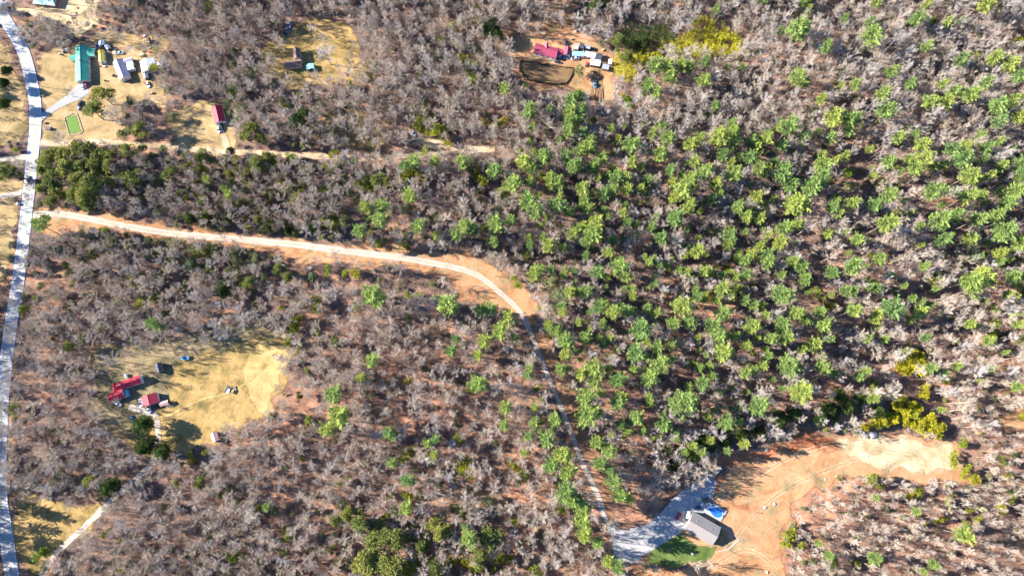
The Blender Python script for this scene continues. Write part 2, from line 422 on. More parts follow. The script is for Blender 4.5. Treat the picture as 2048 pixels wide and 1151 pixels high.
ROAD = [(-14,-8),(0,17),(12,42),(30,70),(44,97),(54,125),(64,167),(69.5,195),(71.5,222),(71,260),(68,290),(64.5,320),(61,358),(52,436),(43,514),(32,593),(27,618),(16,696),(11,740),(6,790),(3,850),(1,910),(1,968),(3,1010),(9,1044),(19,1112),(28,1175)]
road, RC = strip('road', ROAD, 7.6, 5, 'ground_asphalt', 'two lane paved road running down the left edge')
flat('road_white', (.85, .85, .82), .8, .1, .08); flat('road_yellow', (.80, .60, .14), .8, .1, .08)
for off in (-3.3, 3.3):
    strip('edge_line', ROAD, .18, 6, 'road_white', None, offset=off, cols=2, parent=road)
for off in (-.16, .16):
    strip('centre_line', ROAD, .13, 6, 'road_yellow', None, offset=off, cols=2, parent=road)
GRAVEL = [(66,430),(120,428),(180,438),(250,452),(330,465),(400,472),(500,480),(600,490),(700,503),(800,515),(870,527),(920,538),(960,553),(1000,585),(1030,612),(1045,630),(1057,655),(1075,700),(1100,760),(1125,822),(1150,885),(1166,929),(1181,958),(1197,993),(1206,1020)]
gr, GC = strip('gravel_drive', GRAVEL, 4, 3, 'ground_gravel', 'pale gravel drive curving from the road to the tan roofed house', rough=.12, wid=[4.6, 4.2, 4.2, 4.2, 4.4, 4.4, 4, 3.2, 2.8, 2.8, 3.2])
strip('grass_crown', GRAVEL[:18], .5, 4, 'ground_track', None, rough=.1, cols=3, parent=gr)
TRACK = [(74,287),(150,286),(200,284),(300,291),(400,300),(460,304),(560,309),(650,313),(730,316),(810,312),(900,304),(990,300)]
strip('dirt_track', TRACK, 4.2, 3, 'ground_track', 'sandy dirt track running below the red barn', rough=.3, soft=.5, wid=[4.4,4.2,4.2,4.2,4,3.4,2.6])
strip('dirt_track', [(456,302),(452,285),(447,268)], 4.0, 4, 'ground_track', 'short sandy spur leading up to the red barn', rough=.3, soft=.6)
strip('dirt_track', [(835,266),(870,286),(910,296),(990,298)], 4.0, 3, 'ground_track', 'short sandy track with a white car at its end', rough=.3, soft=.6)
strip('driveway', [(76,240),(100,222),(130,203),(152,190),(164,180),(172,174)], 5, 4, 'ground_concrete', 'grey driveway up to the green roofed house', wid=[5, 4, 4.5, 6, 9, 10], cols=5)
strip('driveway', [(-10,322),(20,318),(55,314)], 4, 4, 'ground_gravel', 'gravel lane joining the road from the left edge', rough=.2)
strip('driveway', [(-10,394),(20,390),(52,382)], 3.2, 4, 'ground_gravel', 'narrow gravel lane joining the road lower down', rough=.2)
strip('driveway', [(258,812),(290,822),(312,832),(316,860),(316,890),(306,922),(286,945),(250,975),(205,1018),(160,1062),(118,1100),(96,1132),(70,1165)], 3.6, 3, 'ground_gravel', 'pale farm lane leading from the farmhouse down to the lower left', rough=.25, soft=.8)
strip('driveway', [(20,2),(14,10),(8,20)], 6, 4, 'ground_gravel', 'pale apron where the top left drive meets the road', rough=.2)

for pts, lb in (([(1425,1000),(1500,960),(1580,915),(1680,885),(1790,905),(1880,910)], 'upper'), ([(1452,1100),(1500,1040),(1560,985),(1640,945),(1720,915)], 'middle'), ([(1400,1150),(1460,1110),(1500,1100),(1545,1130),(1560,1170)], 'lowest')):
    for off, sd in ((-.95, 'left'), (.95, 'right')):
        strip('wheel_rut', pts, .55, 4, 'ground_pale', f'faint {lb} wheel rut across the orange clearing', offset=off, rough=.2, cols=5, soft=2.6)
strip('worn_path', [(300,840),(345,826),(400,800),(452,786),(500,760),(540,720)], 1.6, 3, 'ground_straw', 'faint worn path across the farm yard', rough=.5, cols=5, soft=2.4)
# ------------------------------------------------------------------ tree prototypes
def tri_mesh(name, P, D, L, W, NRM, tone, mat):
    """one slender triangle per blade / twig"""
    P, D, NRM = map(lambda a: np.asarray(a, float), (P, D, NRM)); L = np.asarray(L)[:, None]; W = np.asarray(W)[:, None]
    D /= np.linalg.norm(D, axis=1)[:, None]+1e-9
    S = np.cross(D, NRM); S /= np.linalg.norm(S, axis=1)[:, None]+1e-9
    n = len(P)
    V = np.empty((n, 3, 3)); V[:, 0] = P-S*W/2; V[:, 1] = P+S*W/2; V[:, 2] = P+D*L
    me = bpy.data.meshes.new(name)
    me.vertices.add(n*3); me.vertices.foreach_set('co', V.reshape(-1))
    me.loops.add(n*3); me.loops.foreach_set('vertex_index', np.arange(n*3, dtype=np.int32))
    me.polygons.add(n); me.polygons.foreach_set('loop_start', np.arange(0, n*3, 3, dtype=np.int32))
    me.update(calc_edges=True)
    a = me.attributes.new('tone', 'FLOAT', 'POINT'); a.data.foreach_set('value', np.repeat(np.asarray(tone, np.float32), 3))
    me.materials.append(MATS[mat]); return me
def rvec(r, k=1.0): return np.array([r.gauss(0, k), r.gauss(0, k), r.gauss(0, k)])
def leaf_crown(name, seed, mat, blobs, n_leaf, leaf, hollow=.55, up=.6):
    """foliage from many small leaf faces arranged in clumps; blobs = (x,y,z,rx,rz)"""
    r = random.Random(seed); P, D, L, W, NN, T = [], [], [], [], [], []
    tot = sum(b[3]**2 for b in blobs)
    for b in blobs:
        nb = int(n_leaf*b[3]**2/tot/9)
        for _ in range(nb):
            v = rvec(r); v /= np.linalg.norm(v)
            if v[2] < -.35: v[2] *= -1
            rad = hollow+(1-hollow)*r.random()**.6 + r.gauss(0, .06)
            c = np.array([b[0], b[1], b[2]])+v*np.array([b[3], b[3], b[4]])*rad
            tone = min(1, max(0, r.gauss(.5, .3)))
            for _ in range(9):
                d = rvec(r)+v*1.1+np.array([0, 0, .3])
                P.append(c+rvec(r, leaf*.45)); D.append(d); L.append(leaf*r.uniform(.7, 1.3)); W.append(leaf*r.uniform(.5, .8))
                NN.append(rvec(r)+np.array([0, 0, up])); T.append(min(1, max(0, tone+r.gauss(0, .12))))
    return tri_mesh(name, P, D, L, W, NN, T, mat)
def pine_crown(seed, H=20.0, R=4.6, mat='pine_needles', lo=.38, dens=1.0):
    r = random.Random(seed); P, D, L, W, NN, T = [], [], [], [], [], []
    nw = 8; lean = np.array([r.gauss(0, .3), r.gauss(0, .3), 0])
    for w in range(nw):
        t = w/(nw-1); z = H*(lo+(1-lo)*t)
        prof = max(.12, (1-t**2.2))**.7*(.8+.2*min(1, t*3))
        for b in range(r.choice((6, 7, 8, 8))):
            az = w*1.1+b*6.283/7+r.gauss(0, .25); Lb = max(1.0, R*prof*r.choice((.6, .8, .95, 1.12))*r.uniform(.85, 1.12))
            el = r.uniform(-.05, .25)+.8*t
            d = np.array([math.cos(az)*math.cos(el), math.sin(az)*math.cos(el), math.sin(el)])
            side = np.array([-math.sin(az), math.cos(az), 0])
            o = np.array([0, 0, z])+lean*t; tone = min(1, max(0, r.gauss(.5, .22)))
            ns = max(3, int(Lb/.36*dens))
            for s in range(ns):
                f = .22+.78*(s+.5)/ns; p = o+d*Lb*f+np.array([0, 0, .12*Lb*f*f])
                spread = (1-f)*.24*Lb+.36
                for sg in (-1, 1):
                    for q in range(2):
                        dd = d*r.uniform(.5, 1.1)+side*sg*r.uniform(.4, 1.1)+np.array([0, 0, r.uniform(-.1, .45)])
                        P.append(p+side*sg*spread*q*.45); D.append(dd); L.append(spread*r.uniform(.8, 1.3)+.2); W.append(r.uniform(.18, .3))
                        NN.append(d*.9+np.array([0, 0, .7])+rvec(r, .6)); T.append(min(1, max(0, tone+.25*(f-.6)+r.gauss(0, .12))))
            p = o+d*Lb+np.array([0, 0, .12*Lb])
            for q in range(5):
                P.append(p-d*.3); D.append(d+rvec(r, .5)+np.array([0, 0, .2])); L.append(r.uniform(.6, 1.1)); W.append(.3)
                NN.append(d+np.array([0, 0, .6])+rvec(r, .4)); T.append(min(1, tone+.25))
    for _ in range(520):                                   # inner needles that close the crown
        v = rvec(r); v[2] = abs(v[2]); v /= np.linalg.norm(v); q = r.random()**.5*.78
        p = np.array([v[0]*R*q, v[1]*R*q, H*lo+v[2]*H*(1-lo)*q*.8])+lean*.5
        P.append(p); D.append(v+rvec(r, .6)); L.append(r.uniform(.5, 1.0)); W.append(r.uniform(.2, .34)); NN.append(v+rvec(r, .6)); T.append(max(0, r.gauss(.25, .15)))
    return tri_mesh('pine_crown', P, D, L, W, NN, T, mat)
def pole_mesh(name, H, r0, mat, bend=.3, seed=0, k=6):
    r = random.Random(seed); m = MB(); n = 5
    pts = [Vector((r.gauss(0, bend)*i/n, r.gauss(0, bend)*i/n, H*i/n)) for i in range(n+1)]
    for i in range(n):
        m.tube(pts[i]-Vector((0, 0, .05)), pts[i+1], r0*(1-.85*i/n), r0*(1-.85*(i+1)/n), k, cap=False)
    me = bpy.data.meshes.new(name); me.from_pydata(m.v, [], m.f); me.materials.append(MATS[mat]); return me
def bare_tree(seed, H=18.0, R=4.2, fork=.45, twig=.04, mat='bare_bark', mat2=None, nl=11):
    """(trunk mesh, crown mesh): straight trunk with ascending limbs, crown of fine branches fanning up and out"""
    r = random.Random(seed); m = MB()
    P, D, L, W, NN, T = [], [], [], [], [], []
    base = Vector((0, 0, -.3)); top = Vector((r.gauss(0, .4), r.gauss(0, .4), H*.78))
    for i in range(4):
        m.tube(base.lerp(top, i/4), base.lerp(top, (i+1)/4), .19*(1-.2*i), .19*(1-.2*(i+1)), 5, cap=False)
    def blade(p, d, l, w):
        P.append(p); D.append(d); L.append(l); W.append(w); NN.append(rvec(r)); T.append(r.random())
    for i in range(nl):
        f = fork+(1-fork)*(i+r.random()*.6)/nl
        az = i*2.4+r.gauss(0, .35); el = .55+.55*(f-fork)/(1-fork)+r.gauss(0, .12)
        l = R*(1.45-.55*(f-fork)/(1-fork))*r.uniform(.75, 1.1)
        d = Vector((math.cos(az)*math.cos(el), math.sin(az)*math.cos(el), math.sin(el)))
        p = base.lerp(top, f); e = p+d*l*.8
        m.tube(p, e, .055, .02, 4, cap=False)
        for k in range(11):
            g = r.uniform(.12, 1); bp = p.lerp(e, g)
            dd = (d+Vector(rvec(r, .36))+Vector((0, 0, .12))).normalized(); bl = l*r.uniform(.3, .55)*(1.15-.4*g)
            blade(bp, dd, bl*1.1, .065)
            for q in range(12):
                h = r.uniform(.1, 1); d3 = (dd+Vector(rvec(r, .42))).normalized(); tp = bp+dd*bl*h; tl = r.uniform(.6, 1.3)
                blade(tp, d3, tl, twig*r.uniform(.8, 1.3))
                blade(tp+d3*tl*r.uniform(.2, .6), (d3+Vector(rvec(r, .5))).normalized(), tl*r.uniform(.5, .9), twig*.8)
    tm = bpy.data.meshes.new('bare_trunk'); tm.from_pydata(m.v, [], m.f); tm.materials.append(MATS[mat2 or mat])
    return tm, tri_mesh('bare_crown', P, D, L, W, NN, T, mat)
def brush_mesh(seed, R=1.6, H=1.8, n=150, w=.05, mat='brush_bark'):
    r = random.Random(seed); P, D, L, W, NN, T = [], [], [], [], [], []
    for _ in range(n):
        a = r.uniform(0, 6.28); q = R*.45*math.sqrt(r.random())
        p = np.array([math.cos(a)*q, math.sin(a)*q, 0]); d = np.array([math.cos(a)*.7, math.sin(a)*.7, 1.1])+rvec(r, .4)
        P.append(p+d*r.uniform(0, .6)); D.append(d); L.append(H*r.uniform(.4, 1)); W.append(w*r.uniform(.8, 1.5)); NN.append(rvec(r)); T.append(r.random())
    return tri_mesh('brush', P, D, L, W, NN, T, mat)

KIND = {}
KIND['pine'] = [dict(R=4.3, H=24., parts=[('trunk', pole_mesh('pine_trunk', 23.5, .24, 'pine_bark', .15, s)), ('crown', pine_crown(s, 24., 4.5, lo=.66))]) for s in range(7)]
KIND['young'] = [dict(R=2.4, H=6., parts=[('trunk', pole_mesh('sapling_trunk', 5.5, .12, 'pine_bark', .1, s)), ('crown', leaf_crown('young_crown', s+30, 'young_needles', [(random.Random(s*9+i).gauss(0, 1.0), random.Random(s*7+i).gauss(0, 1.0), 2.6+.45*i, 1.25, 1.2) for i in range(6)], 1500, .42))]) for s in range(4)]
def blobs(seed, R, z0, z1, n, br):
    r = random.Random(seed); out = []
    for i in range(n):
        a = r.uniform(0, 6.28); f = math.sqrt(r.random())*(R-br*.8); t = r.random()
        out.append((math.cos(a)*f, math.sin(a)*f, z0+(z1-z0)*(1-(f/R)**2)*(.5+.5*t), br*r.uniform(.75, 1.2), br*r.uniform(.7, 1.1)))
    return out
KIND['cedar'] = [dict(R=4.4, H=13., parts=[('trunk', pole_mesh('cedar_trunk', 10, .25, 'pine_bark', .3, s)), ('crown', leaf_crown('cedar_crown', s+50, 'cedar_leaves', blobs(s+5, 4.4, 5, 12.5, 14, 1.5), 3600, .5))]) for s in range(4)]
KIND['evergreen'] = [dict(R=5., H=13., parts=[('trunk', pole_mesh('evergreen_trunk', 9, .3, 'pine_bark', .2, s)), ('crown', leaf_crown('evergreen_crown', s+70, 'evergreen_leaves', blobs(s+15, 5., 2, 13, 30, 1.9), 9000, .5, hollow=.7))]) for s in range(3)]
KIND['privet'] = [dict(R=3.6, H=6.5, parts=[('stem', pole_mesh('privet_stem', 5, .12, 'brush_bark', .3, s)), ('crown', leaf_crown('privet_crown', s+90, 'privet_leaves', blobs(s+25, 3.6, 2, 6.2, 10, 1.3), 2400, .38, hollow=.5))]) for s in range(4)]
KIND['rhodo'] = [dict(R=2.4, H=3., parts=[('stem', pole_mesh('shrub_stem', 2, .08, 'brush_bark', .15, s)), ('crown', leaf_crown('shrub_crown', s+110, 'rhodo_leaves', blobs(s+35, 2.4, .8, 3.0, 7, 1.0), 2000, .4, hollow=.7))]) for s in range(4)]
KIND['bare'] = []
for s in range(8):
    t, c = bare_tree(s+1, H=17+s % 3, R=3.6+.25*(s % 4), fork=.42+.04*(s % 3), nl=10+s % 3)
    KIND['bare'].append(dict(R=4.2, H=18., parts=[('trunk', t), ('crown', c)]))
KIND['palebare'] = []
for s in range(5):
    t, c = bare_tree(s+41, H=22, R=3.4+.3*s, fork=.5, twig=.045, mat='pale_bark', nl=10)
    KIND['palebare'].append(dict(R=4.4, H=22., parts=[('trunk', t), ('crown', c)]))
BIGNAME = {'pine': 'pine_tree', 'young': 'young_pine', 'cedar': 'cedar_tree', 'evergreen': 'evergreen_tree', 'privet': 'privet_shrub', 'rhodo': 'rhododendron_shrub', 'bare': 'bare_tree', 'palebare': 'pale_barked_tree'}

def plant(kind, px, py, rpx, hscale=1.0, label=None, cat='tree', group=None, rng=RNG, at=None, tilt=.03, pid=None):
    K = KIND[kind]; k = K[pid if pid is not None else rng.randrange(len(K))]
    r = rpx/pxm(py); s = r/k['R']
    h = k['H']*(s**.55)*hscale*rng.uniform(.92, 1.08)
    sz = h/k['H']
    p = at if at is not None else G(px, py, .72*h)
    p = Vector((p.x, p.y, float(terr(p.x, p.y))))
    e = empty(BIGNAME[kind], p, rng.uniform(0, 6.28), label, cat, group)
    e.rotation_euler = (rng.gauss(0, tilt), rng.gauss(0, tilt), rng.uniform(0, 6.28))
    e.scale = (s*rng.uniform(.86, 1.14), s*rng.uniform(.86, 1.14), sz)
    for nm, me in k['parts']:
        o = bpy.data.objects.new(nm, me); COL.objects.link(o); o.parent = e
    e['_px'] = 0; del e['_px']
    return e, p, r

# ------------------------------------------------------------------ where the trees stand in the photograph
# tile origin, zoom of the notes, then x, y, radius, kind letter (p pine, y young, d cedar, D dense evergreen, o privet, r rhododendron)
TILES = [
 (1600, 0, 2.877, "425 25 30p 720 40 25p 1070 40 55p 20 170 40p 260 115 25p 395 125 30p 400 210 65p 145 280 45p 500 115 20y 670 115 55p 745 125 40D 845 145 35p 925 130 22p 715 280 40p 1270 245 45y 915 340 45p 1110 335 50p 1190 375 55p 1260 430 50p 520 410 42p 640 490 30p 815 490 28p 175 500 22y 225 500 20p 320 490 40p 15 490 30p 120 580 30p 460 545 50p 1060 490 40p 960 545 55p 70 665 35y 190 690 60p 270 690 60p 320 690 40p 280 760 40p 490 655 65p 750 590 50p 820 590 50p 870 530 40p 1130 620 60p 1200 600 50p 1240 690 45p 1130 705 45p 555 800 40p 20 800 45p 170 800 45p 110 880 40o 700 840 50p 860 855 50p 940 855 30p 1060 850 40p 930 930 60p 1050 930 30p 500 940 45p 275 995 30y 650 980 50p 710 930 55p 960 1010 60p 1080 1010 40p 1250 960 60p 1255 1030 45p 120 960 60p 120 1020 55p 300 1060 40o 60 1060 60p 500 1120 55p 770 1120 65p 950 1130 60p 1030 1120 40p 1240 1110 55p 560 1060 35o 1150 960 40p 20 20 35p"),
 (1600, 400, 3.288, "30 40 50p 205 60 45p 345 25 50p 480 30 60p 555 150 75p 290 175 35o 170 225 40p 375 260 50p 340 440 70p 200 485 50p 30 510 50p 510 400 45p 900 110 75p 1010 110 60p 1150 130 60p 1280 110 60p 1350 50 60p 1340 210 80p 1430 280 60p 1110 260 60p 920 260 60p 1180 230 50o 1040 360 35o 1130 370 45y 1300 340 50p 805 440 30p 900 500 55y 1030 445 35y 1100 530 70p 1200 520 80p 1120 590 60p 1390 500 50p 300 605 45p 345 600 35p 230 690 35y 340 725 60p 580 700 80p 500 770 60p 640 650 50y 770 750 50p 720 795 30p 810 730 30p 510 845 45o 1270 855 60y 150 830 60p 30 790 30p 110 720 50p 75 960 60p 15 985 30p 730 960 40o 700 1060 40r 740 1020 35r 760 1090 40r 800 1060 40r 820 1110 40r 690 1110 35r 850 1110 35p 150 1100 60p 430 1130 40p 660 1090 30r"),
 (1150, 0, 3.836, "150 50 55D 230 30 45D 690 30 15y 655 75 18y 830 15 18y 855 60 22y 1430 20 30p 1080 80 30p 1700 240 85p 1580 250 25p 1780 20 40p 1780 90 30p 1900 370 45p 600 520 60p 700 530 60p 780 520 60p 560 650 55p 740 600 60p 960 610 60p 870 540 50p 620 720 55p 530 710 35p 420 800 45y 370 730 20y 990 860 35d 1090 820 35p 1150 530 25p 1700 620 70p 1760 650 50p 1820 885 45p 1890 760 35p 1630 1000 70p 40 750 50p 60 850 50p 30 900 60p 700 1060 60p 1350 1100 50p 1440 1070 60p 1280 520 25p 1000 480 40p 1210 970 50p"),
 (1150, 250, 3.836, "50 60 50p 110 110 50p 90 190 60p 20 200 50p 220 270 50p 160 300 50p 120 345 50p 20 300 50p 430 150 70p 430 300 50p 650 230 60p 700 95 40p 880 160 65p 950 110 50p 1100 100 80p 1190 80 60p 1210 170 60p 1340 120 70p 1470 90 50p 1340 250 60p 1400 180 50p 1560 160 60p 1640 60 60p 1750 90 60p 1870 220 40o 1110 240 50p 920 290 45p 980 350 70p 740 350 55p 880 430 70p 1400 340 60p 1580 370 80p 1200 400 70p 1060 460 60p 550 430 50p 510 490 40p 310 420 60p 390 410 60p 380 490 50p 60 510 60p 210 540 55p 280 510 50p 830 520 80p 760 560 50p 870 640 60p 1030 590 50p 1110 540 40p 1390 560 50p 1240 620 60p 1640 480 70p 1700 600 90p 1820 500 80p 1880 380 60p 1880 300 50p 770 720 70p 1320 700 60p 1420 710 50p 150 750 80p 150 850 80p 90 890 60p 240 970 45p 660 880 50p 340 1100 80p 170 1130 60p 920 970 60p 1170 850 60p 1160 930 40p 1590 810 70p 1560 900 60p 1700 770 50p 1480 990 60p 1340 990 50p 1300 1045 50p 1470 1060 60p 1660 1040 60p 1720 1090 50p 1000 1120 50p 1080 1100 30y 1170 1090 25y 715 1105 20y 1430 905 30p 110 650 50p 80 580 50p 20 820 40p"),
 (1150, 500, 3.288, "215 25 35p 150 145 45p 270 120 50p 330 160 45p 85 275 45p 15 280 30p 780 20 35p 850 160 55p 610 125 15y 925 115 18y 1005 110 22y 1110 170 45p 1170 225 22y 960 260 55p 1040 250 35p 1010 310 35p 880 300 25y 800 310 40p 250 400 60p 160 385 50p 330 400 50p 690 360 70p 530 420 40p 640 480 50p 450 530 70p 400 560 40y 770 450 50p 970 430 60p 1110 340 35p 1160 360 35p 450 350 25o 890 510 60p 940 560 60p 1050 570 40p 1150 515 65p 1350 280 70p 1250 50 60p 1270 95 50p 1440 60 60p 1470 210 50o 1540 170 60p 1460 410 50p 1590 395 35y 1520 470 30p 1610 500 50p 1360 500 60p 1360 565 50p 1290 590 50p 1250 645 25p 1550 610 55p 1490 655 45p 400 660 70p 530 630 50p 620 620 45p 970 660 70p 1130 640 40p 330 560 50o 300 630 30o 290 700 25o 60 580 50p 570 760 80p 385 790 40p 820 770 35p 120 770 70p 40 820 50p 280 850 60p 490 850 65p 830 875 60p 1400 760 70p 1110 810 40p 1620 770 60p 130 870 50p 1490 940 80p 700 1000 90p 60 960 70p 280 1010 60p 60 1090 80p 130 1040 50p 420 1090 60p 590 1130 60p 1200 1050 70p 1000 1130 60p 300 1130 40p"),
 (600, 300, 3.289, "215 15 30y 250 75 20y 190 100 35o 190 260 30y 450 260 45y 500 200 50d 575 210 40d 690 110 35p 755 80 50p 720 190 65y 790 180 50y 885 95 45p 710 290 60p 700 370 50o 830 10 25p 1060 80 45p 1140 90 50o 1270 140 55p 1190 195 50y 1480 80 60p 1610 55 60p 1530 130 40p 1640 190 50p 1700 200 50p 1750 50 50p 1790 110 50p 1410 240 60p 1480 340 70p 1550 400 60p 1690 380 60p 1770 400 40p 450 385 50p 530 380 50p 540 450 60p 200 470 50y 400 520 50p 770 510 60p 900 560 30p 1080 510 60p 1030 560 40p 1150 530 45p 1290 500 60p 1380 470 40p 1370 310 50o 1290 400 50o 1210 370 30o 1280 600 35p 1640 640 45p 1785 560 40p 1550 810 60p 1410 840 20y 1440 880 25y 1660 790 30p 480 970 75p 130 1000 50y 980 1040 85p 1190 1050 50p 1260 1050 50p 1380 1110 60p 700 1090 35o 560 970 30o 650 920 25o 770 960 30y 710 960 20y 370 810 35y 300 810 25y 180 800 30y 1700 970 80o 1640 880 60o 1790 930 40p 1720 1040 30p 540 610 35d 1210 610 30d"),
 (600, 650, 2.298, "335 160 35p 290 240 25p 170 320 45p 720 65 22p 695 115 30p 915 25 40p 860 80 35p 815 130 25p 985 60 20p 590 205 30o 500 265 18y 825 270 45p 935 375 35p 935 455 30p 1075 300 22y 175 430 50p 130 485 45p 420 490 35p 725 455 30o 720 520 20y 580 545 22p 630 520 25p 620 600 20p 490 605 28y 440 630 25p 770 640 45y 190 725 25y 295 640 20o 495 715 35p 495 780 25y 420 775 15y 495 840 38p 635 725 25o 765 768 15y 1015 685 18y 980 640 20y 800 845 22y 870 810 35o 980 890 20y 1085 460 25p 1130 530 35p 1170 440 35p 1150 480 20p 1030 590 20p 1200 590 50p 1150 640 45p 1235 670 40p 1220 750 50p 1250 810 40p 1200 850 20y 1185 20 25p 1220 75 45p 1220 125 35p 1205 200 28p 160 890 30d 215 870 35d 270 880 35d 300 930 50d 385 895 18y 640 930 50d 590 920 25y 370 990 60d 440 970 50d 565 1000 40d 790 975 42p 760 925 20p 880 980 55d 840 1060 40d 1015 990 22y 300 1090 60d 350 1100 50d 420 1110 60d 500 1110 40y 555 1110 30y 625 1130 40d 700 1080 25y 760 1090 25y 800 1110 30y 925 1070 18y 955 1080 20y 1075 1130 25y 195 820 25o"),
 (1500, 750, 2.87, "290 110 60p 50 200 60p 1110 20 25y 500 265 15y 610 325 18y 700 140 35p 1085 190 20p 1560 230 25y 1215 390 25y 1170 495 32y 1240 545 32y 1300 590 28y 680 595 20y 750 640 22y 970 670 28y 925 705 20y 950 780 25p 715 700 20p 1000 850 18y 1150 740 28y 1105 825 25y 1180 680 25o 1300 830 30y 1255 770 18y 1335 770 18y 1205 905 60p 1450 770 30y 1475 575 20y 1530 685 18y 1510 730 20y 235 930 38y 210 968 22y 300 995 28y 450 1025 28p 390 960 20p 700 1050 40p 740 1045 30y 625 1085 22y 1045 1085 30p 995 1120 20p 880 690 20y 870 140 26r 845 170 26r 900 205 28r 830 245 28r 770 270 26r 715 285 24r 660 290 22r 945 230 28r 985 265 28r 1040 240 26r 1085 295 26r 1060 325 26r 960 305 28r 1010 320 26r 930 170 24r 965 190 24r 1000 110 24r 1015 70 22r 890 255 26r 920 280 26r 1035 280 26r 870 215 24r 790 240 22r 400 240 40D 470 200 40D 560 180 40D 640 130 40D 520 110 35D 740 210 35D 160 250 50D 250 220 45D"),
 (0, 280, 3.198, "300 150 60d 310 90 50d 400 120 60d 480 60 60d 550 60 50d 620 110 50d 700 100 50d 420 200 60d 330 230 60d 270 180 45d 520 180 50d 590 170 50d 500 250 60d 580 280 70d 540 345 65d 480 350 55d 570 400 45d 350 330 50d 285 300 45d 330 390 35d 700 170 50d 700 260 40d 800 60 40d 900 60 40o 1050 60 40o 1090 210 45d 1210 205 15y 1265 280 22y 940 340 40o 840 240 50d 265 550 45p 310 500 25p 920 1030 45y 30 200 45d 100 210 40d"),
 (0, 800, 3.279, "930 170 60D 945 300 58D 1055 335 58D 1250 370 30y 1360 350 25y 385 205 45o 300 180 25o 380 500 65o 720 570 60D 280 1020 45y 300 1100 40o 755 1055 25y 810 1100 40y 860 895 30o 1090 700 35o 90 60 50o"),
 (400, 0, 3.598, "30 60 30y 240 480 50o 370 540 50o 240 650 55y 210 720 40o 290 590 40o 290 770 45o 370 930 60d 270 860 40o 330 980 40d 450 980 40d 700 880 70D 760 840 60D 850 780 60o 980 980 35o 215 1085 30D 955 1100 35y 1600 800 45y 1590 870 45y 1580 920 40y 1640 1080 40d 1080 610 30y 640 760 40o"),
 (860, 0, 3.8375, "210 170 40y 300 120 30y 370 160 35y 490 155 15y 455 215 60D 500 260 50D 350 380 50o 300 470 60y 250 470 45y 310 610 55y 455 620 40o 200 740 35o 540 935 45y 780 870 65p 580 700 45p 920 850 30p 1060 860 60p 1090 790 60p 1120 750 50p 1170 720 40o 1060 950 50p 1050 1020 50p 1110 940 50p 1150 540 50o 50 980 50y 110 1020 40y 10 920 30y 150 1090 30y 210 980 30o 415 920 25y 1320 330 30o"),
 (360, 290, 4.2625, "60 60 50o 200 60 70o 240 120 50o 210 200 35y 350 170 35y 240 300 35p 150 330 22y 75 230 20y 390 380 30p 420 430 40p 600 230 50y 650 150 60d 690 190 60d 760 110 50y 790 160 50y 830 180 35y 960 110 50y 860 260 30y 870 330 35y 760 420 35y 1240 180 30y 540 510 35o 650 580 35o 1260 670 45y 1300 620 40o 1090 530 35o 760 680 50D 920 730 40D 1150 700 50D 70 620 55D 230 620 50D 410 590 50D 1400 660 60o"),
 (300, 520, 4.4275, "800 240 50y 880 210 60d 650 280 60D 1290 540 55y 1250 600 50y 1230 700 35y 1210 750 30y 1490 650 25y 1540 710 40o 1310 800 25y 1400 980 40o 30 560 50p 85 580 45p 20 360 30y 1280 120 50o 1430 160 50o 540 50 60o 700 100 60o 770 50 60o 860 60 60o 250 30 60o"),
 (300, 880, 4.2475, "670 400 40o 745 495 45o 930 580 30y 855 600 25y 1000 550 35p 1050 580 30y 1140 755 25y 715 990 60y 1280 160 25y 1150 230 40o 130 570 45o"),
 (0, 0, 1.0, "203 190 17d 186 222 19d 265 203 13o 8 204 12D 6 165 10D 12 140 9D 262 258 18o 280 262 16d 240 268 14o 345 230 14o 310 130 10y 312 100 9y 12 15 9o 350 490 16o 390 500 18o 430 505 17o 380 525 17o 470 510 16o 510 515 17o 455 535 16o 345 520 14o 1240 80 13d 1285 84 12D 1255 112 11d 1350 925 13D 1385 912 14D 1420 896 13D 1452 884 12D 1484 868 13D 1400 878 13D 1520 862 12D 1335 900 12D 1197 882 14p 1218 901 16p 1204 927 16p 1216 938 14p 1222 962 17p 1239 986 17p 1162 1017 17p 1164 1040 19p 1173 1066 17p 1232 1134 15p 1188 1086 13p 1150 990 15p 1256 1000 11p 1215 1118 13p"),
]
CODE = {'p': 'pine', 'y': 'young', 'd': 'cedar', 'D': 'evergreen', 'o': 'privet', 'r': 'rhodo'}
trees = []
for ox, oy, zm, txt in TILES:
    w = txt.split()
    for i in range(0, len(w), 3):
        r = float(w[i+2][:-1])/zm
        trees.append((ox+float(w[i])/zm, oy+float(w[i+1])/zm, r, CODE[w[i+2][-1]]))
keep = []
for t in trees:
    if all(math.hypot(t[0]-k[0], t[1]-k[1]) > .55*max(t[2], k[2]) for k in keep): keep.append(t)
trees = keep

